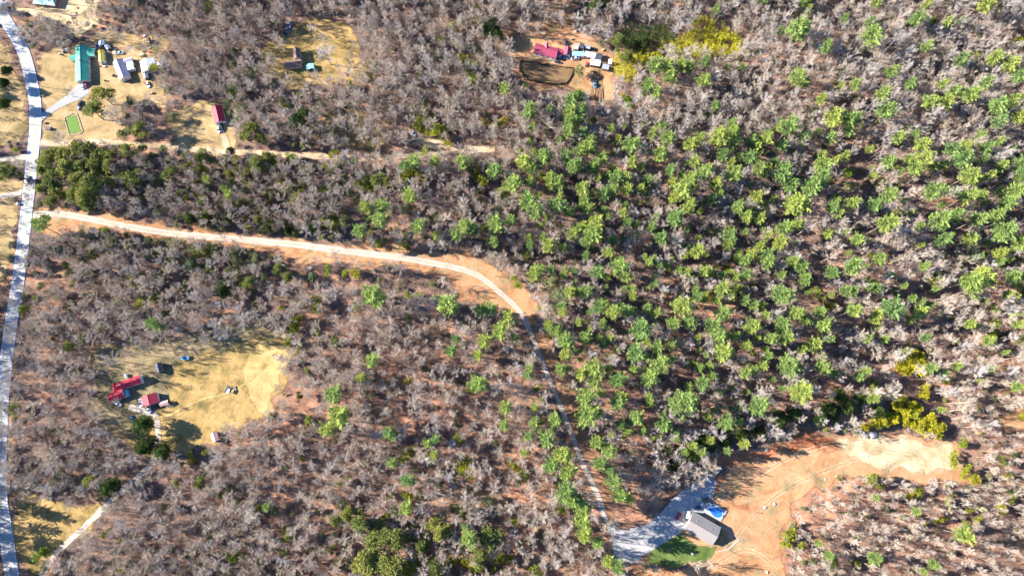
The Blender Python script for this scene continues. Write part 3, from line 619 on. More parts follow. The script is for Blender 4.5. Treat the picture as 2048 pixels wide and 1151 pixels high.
def region(x, y):
    if x < 78: return 'beside the paved road'
    if x < 460 and 272 < y < 445: return 'below the dirt track'
    if x < 400 and y <= 272: return 'near the green roofed house'
    if x < 860 and y < 300: return 'near the brown roofed house'
    if x < 1240 and y < 250: return 'near the maroon roofed house'
    if y < 250: return 'in the top right woods'
    if x < 760 and y < 520 : return 'above the gravel drive'
    if x < 1080 and y < 545: return 'above the gravel bend'
    if y < 560: return 'in the thick pine stand' if x < 1560 else 'in the right edge woods'
    if x > 1500 and y > 900: return 'in the ringed thicket'
    if x > 1500: return 'above the orange clearing'
    if x > 1050 and y < 905: return 'right of the lower drive'
    if x > 1050: return 'by the concrete driveway'
    if x < 600 and y < 650: return 'below the gravel drive'
    if x < 620 and y < 930: return 'round the farm yard'
    if x < 600: return 'in the lower left woods'
    return 'left of the lower drive'
LOOK = {'pine': ('green pine', 'tree'), 'young': ('young pine', 'tree'), 'cedar': ('olive cedar', 'tree'),
        'evergreen': ('dark evergreen', 'tree'), 'privet': ('olive shrub', 'shrub'), 'rhodo': ('golden bush', 'shrub'),
        'bare': ('leafless tree', 'tree'), 'palebare': ('pale leafless tree', 'tree')}
ORD = 'first second third fourth fifth sixth seventh eighth ninth tenth eleventh twelfth thirteenth fourteenth fifteenth sixteenth'.split()
PLURAL = {'rhodo': 'golden bushes'}
def sizeword(r, kind):
    a, b = {'pine': (13, 19), 'young': (8, 12), 'cedar': (13, 18), 'evergreen': (12, 16), 'privet': (10, 14), 'rhodo': (9, 12), 'bare': (13, 16), 'palebare': (14, 17)}[kind]
    return 'small' if r < a else ('large' if r > b else 'medium')
def name_all(items):
    """items: (kind, px, py, r, empty). Label by look, neighbourhood and place in the picture; group by kind and neighbourhood"""
    sets = {}
    for it in items: sets.setdefault((it[0], region(it[1], it[2])), []).append(it)
    for (kind, reg), L in sets.items():
        look, cat = LOOK[kind]; g = f'{PLURAL.get(kind, look+"s")} {reg}' if len(L) > 1 else None
        # rows from the top of the picture down, then from the left within each row
        L = sorted(L, key=lambda t: t[2]); nr = max(1, min(len(ORD), round(math.sqrt(len(L)*.7)))); per = math.ceil(len(L)/nr)
        for ri in range(0, len(L), per):
            row = sorted(L[ri:ri+per], key=lambda t: t[1])
            for ci, t in enumerate(row):
                sz = sizeword(t[3], kind)
                if len(L) == 1: lab = f'{sz} {look} {reg}, the only one there'
                elif len(L) <= 8: lab = f'{sz} {look} {reg}, {ORD[ri//per]} from the top, {ORD[ci]} from the left'
                else: lab = f'{sz} {look}, {ORD[ci] if ci < 16 else "last"} from left in the {ORD[ri//per]} row {reg}'
                w = lab.split()
                if len(w) > 16: w = [q for q in w if q != 'the' or w.index(q) > 20][:16]
                tag(t[4], ' '.join(w), cat, g)

items = []
pines = sorted([t for t in trees if t[3] == 'pine'], key=lambda t: -t[2])
extra_pines = pines[300:]
pset = set(id(t) for t in extra_pines)
occupied = []
for t in trees:
    if id(t) in pset: continue
    x, y, r, k = t
    hs = 1.25 if (k == 'pine' and 1130 < x < 1260 and y > 870) else (1.5 if k == 'rhodo' else 1.0)
    e, p, rm = plant(k, x, y, r*{'rhodo': 1.35, 'cedar': 1.25, 'pine': 1.0 if x < 1600 else .92, 'young': 1.05}.get(k, 1.12), hs)
    items.append((k, x, y, r, e)); occupied.append((p.x, p.y, rm))

# ------------------------------------------------------------------ leafless trees
BARE = [(228,228,22,'bare',.75),(1315,945,27,'palebare',.6),(486,640,22,'palebare',.7),(478,612,15,'palebare',.7),(650,104,26,'palebare',.7),(700,128,18,'bare',.5),(264,918,18,'palebare',.55),
        (1430,905,14,'bare',.8),(1330,880,14,'bare',.8),(1180,930,13,'bare',.6),(60,75,18,'bare',.7),(80,62,16,'bare',.7),(100,78,18,'bare',.7),(122,84,16,'bare',.7),(45,58,14,'bare',.6),
        (255,100,13,'bare',.5),(285,95,12,'bare',.5),(242,70,15,'bare',.6),(262,52,15,'bare',.6),(40,330,16,'bare',.6),(20,345,16,'bare',.6),(1120,30,16,'palebare',.7),(1150,35,16,'palebare',.7),(1180,60,17,'palebare',.7),(1200,48,16,'palebare',.7),(1215,70,14,'palebare',.7),
        (318,668,15,'bare',1.2),(352,660,15,'bare',1.2),(392,656,16,'bare',1.25),(428,648,16,'palebare',.9),(455,660,15,'bare',1.1),(290,690,15,'bare',1.2),(250,700,14,'bare',1.2),(214,715,15,'bare',1.25),(188,742,15,'bare',1.2),(160,720,15,'bare',1.2),
        (170,800,15,'bare',1.2),(186,830,14,'bare',1.25),(200,862,15,'bare',1.2),(168,868,14,'bare',1.2),(226,885,13,'bare',1.2),(150,905,14,'bare',1.2),(110,930,14,'bare',1.2),(60,955,14,'bare',1.2),(90,975,14,'bare',1.2),(180,935,14,'bare',1.1),
        (1290,985,13,'bare',1.1),(1310,1000,12,'bare',1.1),(1196,1110,12,'bare',1.2),  # extra leafless trees put in to cast shade on the concrete driveway
        (560,86,13,'bare',.9),(535,124,13,'bare',.9),(642,76,12,'bare',.8),(622,56,13,'bare',.9),(702,112,13,'bare',.8),(722,142,14,'bare',.8),(662,156,13,'bare',.7),(538,150,13,'bare',.8),(548,74,13,'bare',.9),(700,140,13,'palebare',.6),(616,170,13,'bare',.8),
        (1004,100,13,'bare',.9),(1018,80,13,'bare',.9),(1044,48,14,'bare',.9),(1072,52,13,'bare',.9),(1088,28,14,'bare',.9),(1118,192,13,'bare',.8),(1150,196,14,'bare',.8),(1165,60,13,'palebare',.6),
        (292,192,13,'bare',.8),(322,118,13,'bare',.9),(326,152,14,'bare',.9),(132,182,13,'bare',.6),(318,196,13,'bare',.8),(205,66,13,'bare',.8),(225,60,13,'bare',.8),(660,240,12,'bare',.6),(700,230,13,'bare',.6),(740,250,12,'bare',.6),(720,275,12,'bare',.6),(680,280,12,'bare',.6),(760,275,12,'bare',.6),(640,250,12,'bare',.6),
        (338,812,8,'bare',.5),(230,800,8,'bare',.7),(120,1100,9,'bare',.5)]
CLEARPX = [LAWN_TL, TOP_L, WEST_L, WEST_L2, BARN, MIDTOP, NORTHC, CARPARK, VERGE, LOWV, RANCH, SW_L, EAST, EAST2, CONC, LAWN_SE, GAP, OPENW]
CLEARW = [np.array([tuple(G(*p))[:2] for p in P]) for P in CLEARPX]
THICKW = np.array([tuple(G(*p))[:2] for p in THICK])
BAMBOO_G = [(1375,62),(1396,38),(1440,60),(1478,86),(1492,112),(1470,122),(1350,118),(1302,108),(1345,92)]
BAMBOO_G2 = [(1230,118),(1262,108),(1300,106),(1348,112),(1332,132),(1290,132),(1264,164),(1234,164),(1224,140)]
BAMBOO_D = [(1226,74),(1262,62),(1330,60),(1352,88),(1330,100),(1280,112),(1236,118)]
BAMB = [np.array([tuple(G(*p))[:2] for p in P]) for P in (BAMBOO_G, BAMBOO_D, BAMBOO_G2)]
RC2 = RC; LINES = [(RC, 5.5), (GC, 3.8)]
for tr, wd in ((TRACK, 3.0), ([(258,812),(316,860),(306,922),(250,975),(160,1062),(96,1132)], 2.6)):
    c = smooth_line([tuple(G(*p))[:2] for p in tr], 10); LINES.append((np.array([(p.x, p.y) for p in c]), wd))
def blocked(x, y, margin=0.0, thick=True):
    x = np.asarray(x); y = np.asarray(y); b = np.zeros(x.shape, bool)
    for P in CLEARW + BAMB + ([THICKW] if thick else []):
        b |= inside(P, x+wob(y, x, .8), y+wob(x, y, .8))
    for L, w in LINES:
        d = np.full(x.shape, 1e9)
        for i in range(0, len(L)-1, 1):
            a, c = L[i], L[i+1]; ab = c-a; q = max((ab**2).sum(), 1e-9)
            t = np.clip(((x-a[0])*ab[0]+(y-a[1])*ab[1])/q, 0, 1)
            d = np.minimum(d, np.hypot(x-a[0]-t*ab[0], y-a[1]-t*ab[1]))
        b |= d < w+margin
    return b
def scatter_pts(step, jitter, seed, x0=-365, x1=365, y0=-90, y1=312):
    r = np.random.RandomState(seed)
    gx, gy = np.meshgrid(np.arange(x0, x1, step), np.arange(y0, y1, step))
    return gx.ravel()+r.uniform(-jitter, jitter, gx.size)*step, gy.ravel()+r.uniform(-jitter, jitter, gx.size)*step, r
def to_px(x, y, z):
    X, Y, Z = x, y, z-CAM_H
    yc = Y*CT+Z*ST; zc = -(-Y*ST+Z*CT)
    # camera looks along -z rotated by TILT about x
    yc = Y*CT + Z*ST; zc = Y*(-ST)*-1*0 + (-(Z*CT - Y*ST))
    return 1024+FPX*X/zc, 575.5-FPX*yc/zc

for x, y, r, k, hs in BARE:
    e, p, rm = plant(k, x, y, r, hs*1.12 if hs > 1 else hs); items.append((k, x, y, r, e)); occupied.append((p.x, p.y, rm*.6))

x, y, r = scatter_pts(4.5, .48, 3)
ok = ~blocked(x, y, 1.0)
qx, qy = to_px(x, y, 0.)
def inpoly(P): return inside(np.array([tuple(G(*p))[:2] for p in P]), x, y)
ind = lambda a, b, c, d: (qx > a) & (qx < b) & (qy > c) & (qy < d)
semi = inpoly(RANCH) & ((qx < 205) | ((qx < 480) & (qy < 692)) | ((qx < 235) & (qy > 815))) & ~ind(215, 345, 745, 825)
semi |= inpoly(MIDTOP) & ~ind(556, 640, 90, 150) & ~ind(565, 592, 40, 78) & (qx < 612)
semi |= inpoly(MIDTOP) & (qy > 145)
semi |= inpoly(NORTHC) & ((qy < 66) | (qy > 178)) | inpoly(SCRUBG)
for L_, w_ in LINES:
    semi &= np.min(np.hypot(x[:, None]-L_[None, :, 0], y[:, None]-L_[None, :, 1]), 1) > w_
ok |= semi & (r.uniform(0, 1, x.size) < .32)
x, y = x[ok], y[ok]
occ = np.array(occupied)
dens = np.array([mnoise.noise(Vector((a/28, b/28, 3.))) for a, b in zip(x, y)])
pxx, pyy = to_px(x, y, terr(x, y)+12)
dm = np.full(x.shape, .86)
pinez = (pxx > 1080) & (pyy > 250) & (pyy < 900)
dm[pinez] = .62
dm[(pyy < 260) & (pxx > 1240)] = .98
dm[(pxx > 560) & (pxx < 1100) & (pyy > 600)] = .88
dm[(pxx < 75) & (pyy < 620)] = .3
PROTECT = [[(1030,112),(1052,108),(1160,126),(1160,160),(1138,184),(1052,176),(1030,146)], [(1178,134),(1216,134),(1216,204),(1180,204)], [(552,86),(606,84),(644,110),(660,150),(600,158),(556,150)],
           [(210,742),(352,742),(352,832),(210,832)], [(1060,80),(1232,86),(1232,146),(1060,130)], [(1740,862),(1752,796),(1862,782),(1896,864)], [(415,200),(460,200),(462,275),(415,275)]]
dm[(pxx > 560) & (pxx < 1100) & (pyy > 600)] = .74
ok = r.uniform(0, 1, x.size) < dm+dens*.75
gpx, gpy = to_px(x, y, terr(x, y)+1); tpx, tpy = to_px(x, y, terr(x, y)+17)
for P in PROTECT:
    for a, b in ((gpx, gpy), (pxx, pyy), (tpx, tpy)): ok &= ~inside(np.array(P, float), a, b)
for i in range(len(x)):
    if ok[i]:
        d = np.hypot(occ[:, 0]-x[i], occ[:, 1]-y[i])-occ[:, 2]*.55
        if d.min() < .6: ok[i] = False
x, y, pxx, pyy = x[ok], y[ok], pxx[ok], pyy[ok]
sc = np.clip(r.normal(.78, .17, x.size), .42, 1.25)
sc[(pxx > 1550)] *= .95
low = ((pxx > 1560) & (pyy > 930)) | ((pxx > 1880) & (pyy > 860)); sc[low] *= .62
sc[(pxx < 560) & (pyy > 290) & (pyy < 480)] *= .75
hz = np.clip(r.normal(1.06, .12, x.size), .7, 1.3)*sc**.4
hz[(pyy > 560) & (pxx < 1100)] *= .85
isp = (r.uniform(0, 1, x.size) < np.where(pxx > 1150, .28, .06)) & ~low
rot = np.stack([r.normal(0, .05, x.size), r.normal(0, .05, x.size), r.uniform(0, 6.28, x.size)], -1)
vis = (pxx > 0) & (pxx < 2048) & (pyy > 0) & (pyy < 1151)
order = np.argsort(-(sc*np.where(vis, 1, 0)))
def spread(cands, n):
    """the n biggest, as they come"""
    return cands[:n]
bi = [i for i in order if not isp[i]][:290-sum(1 for b in BARE if b[3] == 'bare')]
pi_ = [i for i in order if isp[i]][:200]
single = set(bi)|set(pi_)
for i in bi+pi_:
    k = 'palebare' if isp[i] else 'bare'
    K = KIND[k][int(r.randint(len(KIND[k])))]
    e = empty(BIGNAME[k], (x[i], y[i], float(terr(x[i], y[i]))))
    e.rotation_euler = tuple(rot[i]); e.scale = (sc[i], sc[i], hz[i])
    for nm, me_ in K['parts']:
        o = bpy.data.objects.new(nm, me_); COL.objects.link(o); o.parent = e
    items.append((k, float(pxx[i]), float(pyy[i]), K['R']*sc[i]*3.2, e))
name_all(items)

# ------------------------------------------------------------------ masses of vegetation (too many to count): geometry nodes
def gn_scatter(name, label, pts, rots, scls, pids, protos):
    """protos: list of lists of objects whose own geometry is repeated"""
    me = bpy.data.meshes.new(name); n = len(pts)
    me.vertices.add(n); me.vertices.foreach_set('co', np.asarray(pts, np.float32).ravel())
    for nm, tp, arr, key in (('rot', 'FLOAT_VECTOR', rots, 'vector'), ('scl', 'FLOAT_VECTOR', scls, 'vector'), ('pid', 'INT', pids, 'value')):
        a = me.attributes.new(nm, tp, 'POINT'); a.data.foreach_set(key, np.asarray(arr, np.int32 if tp == 'INT' else np.float32).ravel())
    o = bpy.data.objects.new(name, me); COL.objects.link(o)
    ng = bpy.data.node_groups.new(name, 'GeometryNodeTree')
    ng.interface.new_socket('Geometry', in_out='INPUT', socket_type='NodeSocketGeometry')
    ng.interface.new_socket('Geometry', in_out='OUTPUT', socket_type='NodeSocketGeometry')
    gi = ng.nodes.new('NodeGroupInput'); go = ng.nodes.new('NodeGroupOutput'); jn = ng.nodes.new('GeometryNodeJoinGeometry')
    def attr(nm, tp):
        a = ng.nodes.new('GeometryNodeInputNamedAttribute'); a.data_type = tp; a.inputs['Name'].default_value = nm; return a.outputs['Attribute']
    ar, asc, ap = attr('rot', 'FLOAT_VECTOR'), attr('scl', 'FLOAT_VECTOR'), attr('pid', 'INT')
    for k, objs in enumerate(protos):
        cmp_ = ng.nodes.new('FunctionNodeCompare'); cmp_.data_type = 'INT'; cmp_.operation = 'EQUAL'
        ng.links.new(ap, cmp_.inputs[2]); cmp_.inputs[3].default_value = k
        for ob in objs:
            oi = ng.nodes.new('GeometryNodeObjectInfo'); oi.transform_space = 'ORIGINAL'; oi.inputs['Object'].default_value = ob
            ip = ng.nodes.new('GeometryNodeInstanceOnPoints')
            ng.links.new(gi.outputs[0], ip.inputs['Points']); ng.links.new(cmp_.outputs[0], ip.inputs['Selection'])
            ng.links.new(oi.outputs['Geometry'], ip.inputs['Instance'])
            ng.links.new(ar, ip.inputs['Rotation']); ng.links.new(asc, ip.inputs['Scale'])
            ng.links.new(ip.outputs[0], jn.inputs[0])
    ng.links.new(jn.outputs[0], go.inputs[0])
    md = o.modifiers.new('scatter', 'NODES'); md.node_group = ng
    return tag(o, label, kind='stuff')
def proto_objs(kind):
    """objects of the planted trees that carry each prototype mesh"""
    out = []
    for k in KIND[kind]:
        L = []
        for nm, me_ in k['parts']:
            L.append(next(o for o in COL.objects if o.type == 'MESH' and o.data == me_))
        out.append(L)
    return out
PO = {k: proto_objs(k) for k in ('bare', 'palebare', 'pine', 'privet', 'young')}
for k, lab in (('bare', 'mass of grey leafless trees filling the woods'), ('palebare', 'mass of pale barked leafless trees in the right hand woods')):
    I = [i for i in range(len(x)) if i not in single and isp[i] == (k == 'palebare')]
    gn_scatter('bare_woodland' if k == 'bare' else 'pale_woodland', lab,
               np.stack([x[I], y[I], terr(x[I], y[I])], -1), rot[I], np.stack([sc[I], sc[I], hz[I]], -1), r.randint(0, len(PO[k]), len(I)), PO[k])
print('bare trees', len(x), 'pines', len(pines))
# the smaller pines beyond the first 300, and pines outside the frame
P_, R_, S_, I_ = [], [], [], []
for t in extra_pines:
    s = t[2]*1.1/pxm(t[1])/4.3; h = 24*s**.55; p = G(t[0], t[1], .72*h)
    P_.append((p.x, p.y, float(terr(p.x, p.y)))); R_.append((RNG.gauss(0, .03), RNG.gauss(0, .03), RNG.uniform(0, 6.28))); S_.append((s, s, h/24)); I_.append(RNG.randrange(7))
fx, fy, fr = scatter_pts(6.6, .48, 77)
qx, qy = to_px(fx, fy, 14.)
zone = (qx > 1050) & (qy < 905) & (qy > 250+.0*qx) & ~((qx > 1500) & (qy > 780))
ok = zone & ~blocked(fx, fy, 1.5) & (fr.uniform(0, 1, fx.size) < np.where(qx > 1560, .25, .62))
for a, b in zip(fx[ok], fy[ok]):
    if (np.hypot(occ[:, 0]-a, occ[:, 1]-b)-occ[:, 2]*.75).min() < 1.0: continue
    s = fr.uniform(.4, .8); P_.append((a, b, float(terr(a, b)))); R_.append((0, 0, fr.uniform(0, 6.28))); S_.append((s, s, s**.6)); I_.append(int(fr.randint(7)))
ex, ey, er = scatter_pts(11, .45, 21, -430, 430, -130, 360)
for a, b in zip(ex, ey):
    qx, qy = to_px(a, b, 10.)
    if -10 < qx < 2058 and -10 < qy < 1161: continue
    if qx < 100 and er.uniform() < (1.0 if qy < 450 else (.0 if qy > 940 else .5)): continue
    s = er.uniform(.5, 1.1); P_.append((a, b, float(terr(a, b)))); R_.append((0, 0, er.uniform(0, 6.28))); S_.append((s, s, s**.6)); I_.append(int(er.randint(7)))
gn_scatter('small_pines', 'small green pines scattered among the bigger trees', P_, R_, S_, I_, PO['pine'])
# undergrowth
brushes = [brush_mesh(s) for s in range(4)]
bx, by, br = scatter_pts(3.1, .5, 8)
ok = ~blocked(bx, by, -1.0, thick=False)
dn = np.array([mnoise.noise(Vector((a/17, b/17, 9.))) for a, b in zip(bx, by)])
ok &= br.uniform(0, 1, bx.size) < .62+dn
bx, by = bx[ok], by[ok]; n = len(bx)
bs = br.uniform(.6, 1.3, n); inth = inside(THICKW, bx, by); bs[inth] *= 1.2
# the four bushes that the undergrowth repeats stand at the edge of the drive verge
bp = []
for i, me_ in enumerate(brushes):
    p = G(590+60*i, 548+6*i)
    o = bpy.data.objects.new('brush_bush', me_); COL.objects.link(o); o.location = p
    tag(o, f'low brown bush in the scrub strip below the gravel drive, {ORD[i]} from the left', 'bush', 'low bushes in the scrub strip'); bp.append([o])
gn_scatter('undergrowth', 'brown leafless undergrowth between the trees', np.stack([bx, by, terr(bx, by)], -1),
           np.stack([np.zeros(n), np.zeros(n), br.uniform(0, 6.28, n)], -1), np.stack([bs, bs, bs*br.uniform(.7, 1.3, n)], -1), br.randint(0, 4, n), bp)
# small evergreen shrubs under the leafless trees
sx, sy, sr = scatter_pts(7.5, .5, 15)
qx, qy = to_px(sx, sy, 2.)
ok = ~blocked(sx, sy, .5, thick=False)
dn = np.array([mnoise.noise(Vector((a/40, b/40, 19.))) for a, b in zip(sx, sy)])
ok &= sr.uniform(0, 1, sx.size) < .38+dn*.9+.15*(qx > 1100)+.25*((qx < 560) & (qy > 300) & (qy < 620))+.3*((qx < 760) & (qy > 285) & (qy < 510))
sx, sy = sx[ok], sy[ok]; n = len(sx); ss = sr.uniform(.25, .72, n)*(1+.45*((qx[ok] < 760) & (qy[ok] > 285) & (qy[ok] < 640)))
PY = PO['privet']+PO['young']
gn_scatter('evergreen_undergrowth', 'small evergreen shrubs under the leafless trees', np.stack([sx, sy, terr(sx, sy)-ss*.8], -1),
           np.stack([np.zeros(n), np.zeros(n), sr.uniform(0, 6.28, n)], -1), np.stack([ss, ss, ss], -1), sr.choice(len(PY), n, p=[.2]*4+[.05]*4), PY)
gx_, gy_, gr = scatter_pts(6.3, .5, 31)
qx, qy = to_px(gx_, gy_, 6.)
pr = .62*((qx > 70) & (qx < 780) & (qy > 288) & (qy < 505)) + .30*((qx > 250) & (qx < 600) & (qy > 460) & (qy < 560)) + .16*((qx < 420) & (qy > 480) & (qy < 700))
pr = pr + .30*((qx > 660) & (qx < 1010) & (qy > 1010)) + .22*((qx > 440) & (qx < 620) & (qy > 150) & (qy < 300)) + .13*((qx > 760) & (qx < 1080) & (qy > 280) & (qy < 520)) + .05
dn = np.array([mnoise.noise(Vector((a/22, b/22, 5.))) for a, b in zip(gx_, gy_)])
ok = ~blocked(gx_, gy_, 1.5) & (gr.uniform(0, 1, gx_.size) < pr*(1+1.6*dn)); gx_, gy_ = gx_[ok], gy_[ok]; n = len(gx_)
CP = proto_objs('cedar')+PO['privet']; gs = gr.uniform(.4, 1.0, n)
gn_scatter('green_thicket', 'olive green cedars and bushes crowding the woods', np.stack([gx_, gy_, terr(gx_, gy_)], -1),
           np.stack([np.zeros(n), np.zeros(n), gr.uniform(0, 6.28, n)], -1), np.stack([gs, gs, gs], -1), gr.randint(0, len(CP), n), CP)
# bamboo groves
def bamboo(name, label, W, mat, step, seed, h):
    cx, cy, cr = scatter_pts(step, .5, seed, W[:, 0].min(), W[:, 0].max(), W[:, 1].min(), W[:, 1].max())
    k = inside(W, cx+wob(cy, cx, .8), cy+wob(cx, cy, .8)); cx, cy = cx[k], cy[k]; n = len(cx)
    P, D, L, Wd, NN, T = [], [], [], [], [], []
    rr = random.Random(seed)
    for a, b in zip(cx, cy):
        if mnoise.noise(Vector((a/6, b/6, 1))) < -.28: continue
        hh = h*rr.uniform(.7, 1.1); z0 = float(terr(a, b)); tone = rr.random()
        ln = np.array([rr.gauss(0, .16), rr.gauss(0, .16), 1.])
        P.append((a, b, z0)); D.append(ln); L.append(hh); Wd.append(.1); NN.append(rvec(rr)); T.append(.5)
        for q in range(26):
            f = rr.uniform(.35, 1); p = np.array([a, b, z0])+ln*hh*f+rvec(rr, .42)*np.array([1, 1, .4])
            P.append(p); D.append(rvec(rr)+np.array([0, 0, -.1])); L.append(rr.uniform(.4, .8)); Wd.append(rr.uniform(.2, .35)); NN.append(rvec(rr, .8)+np.array([0, 0, .8])); T.append(min(1, max(0, tone+rr.gauss(0, .15))))
    me_ = tri_mesh(name, P, D, L, Wd, NN, T, mat); o = bpy.data.objects.new(name, me_); COL.objects.link(o)
    return tag(o, label, kind='stuff')
bamboo('bamboo_grove', 'bright golden bamboo grove right of the maroon roofed house', BAMB[0], 'bamboo_gold', 1.05, 4, 8)
bamboo('bamboo_grove', 'golden bamboo grove just right of the grey and white sheds', BAMB[2], 'bamboo_gold', 1.1, 5, 7)
bamboo('bamboo_grove', 'dark green bamboo grove between the sheds and the golden bamboo', BAMB[1], 'bamboo_dark', 1.1, 6, 9)


# ------------------------------------------------------------------ building and vehicle materials
flat('roof_green', (.07, .36, .24), .55, .3, .12, .4); flat('roof_red', (.46, .04, .06), .6, .25, .15, .5)
flat('roof_maroon', (.34, .055, .095), .45, .5, .15, .5); flat('roof_yellow', (.72, .50, .03), .5, .4, .1)
flat('roof_white', (.78, .78, .80), .5, .4, .1, .5); flat('roof_lilac', (.42, .39, .44), .7, .2, .12, .6)
flat('roof_brown', (.20, .135, .12), .85, .15, .2, .8); flat('roof_tan', (.27, .235, .215), .9, .1, .07, 2.5)
flat('roof_grey', (.30, .31, .33), .6, .3, .2, .8); flat('roof_dark', (.06, .07, .085), .6, .3, .2); flat('roof_teal', (.24, .42, .42), .5, .4, .15)
flat('roof_cyan', (.30, .66, .72), .5, .4, .15, .5); flat('roof_pink', (.62, .36, .32), .7, .2, .2)
flat('wall_white', (.72, .72, .70), .8, .2, .06); flat('wall_cream', (.55, .50, .40), .8, .2, .08); flat('wall_brick', (.34, .15, .10), .9, .1, .2, 3)
flat('wall_wood', (.20, .14, .10), .9, .1, .3, 2); flat('wall_blue', (.20, .34, .50), .7, .2, .15)
flat('trim', (.75, .75, .74), .6, .3, .05); flat('timber', (.45, .34, .22), .9, .1, .25, 3); flat('pale_timber', (.74, .62, .40), .85, .1, .15, 3)
flat('dark_metal', (.05, .055, .06), .5, .5, .2); flat('steel', (.45, .46, .48), .4, .5, .15, metal=.5); flat('rubber', (.02, .02, .022), .9, .1, .1)
flat('glass', (.03, .045, .06), .08, .8, .1); flat('door_paint', (.35, .10, .08), .6, .3, .1)
flat('car_white', (.78, .79, .80), .3, .5, .03); flat('car_red', (.50, .02, .05), .3, .5, .05); flat('car_dark', (.03, .035, .045), .3, .5, .1)
flat('car_blue', (.07, .20, .36), .3, .5, .05); flat('car_silver', (.42, .44, .47), .3, .5, .05); flat('car_pink', (.55, .10, .16), .4, .4, .1)
flat('headlight', (.8, .8, .78), .15, .8, .03); flat('taillight', (.4, .02, .02), .3, .5, .05)
flat('stone', (.55, .48, .42), .95, .1, .25, 2); flat('stone_white', (.55, .50, .46), .95, .1, .15, 2); flat('soil', (.28, .16, .09), .97, .05, .3, 2)
flat('fabric_black', (.025, .022, .02), .95, .1, .3); flat('pool_blue', (.03, .16, .46), .25, .5, .25, .8); flat('tarp_blue', (.10, .34, .55), .6, .3, .2, .6)
flat('lettuce', (.12, .20, .035), .8, .2, .3, 2); flat('wood_log', (.60, .50, .42), .9, .1, .2, 2); flat('pole_wood', (.14, .10, .075), .95, .1, .2, 2)
flat('straw_row', (.46, .335, .165), .95, .05, .2, 2)
flat('patio', (.34, .38, .42), .9, .1, .08)

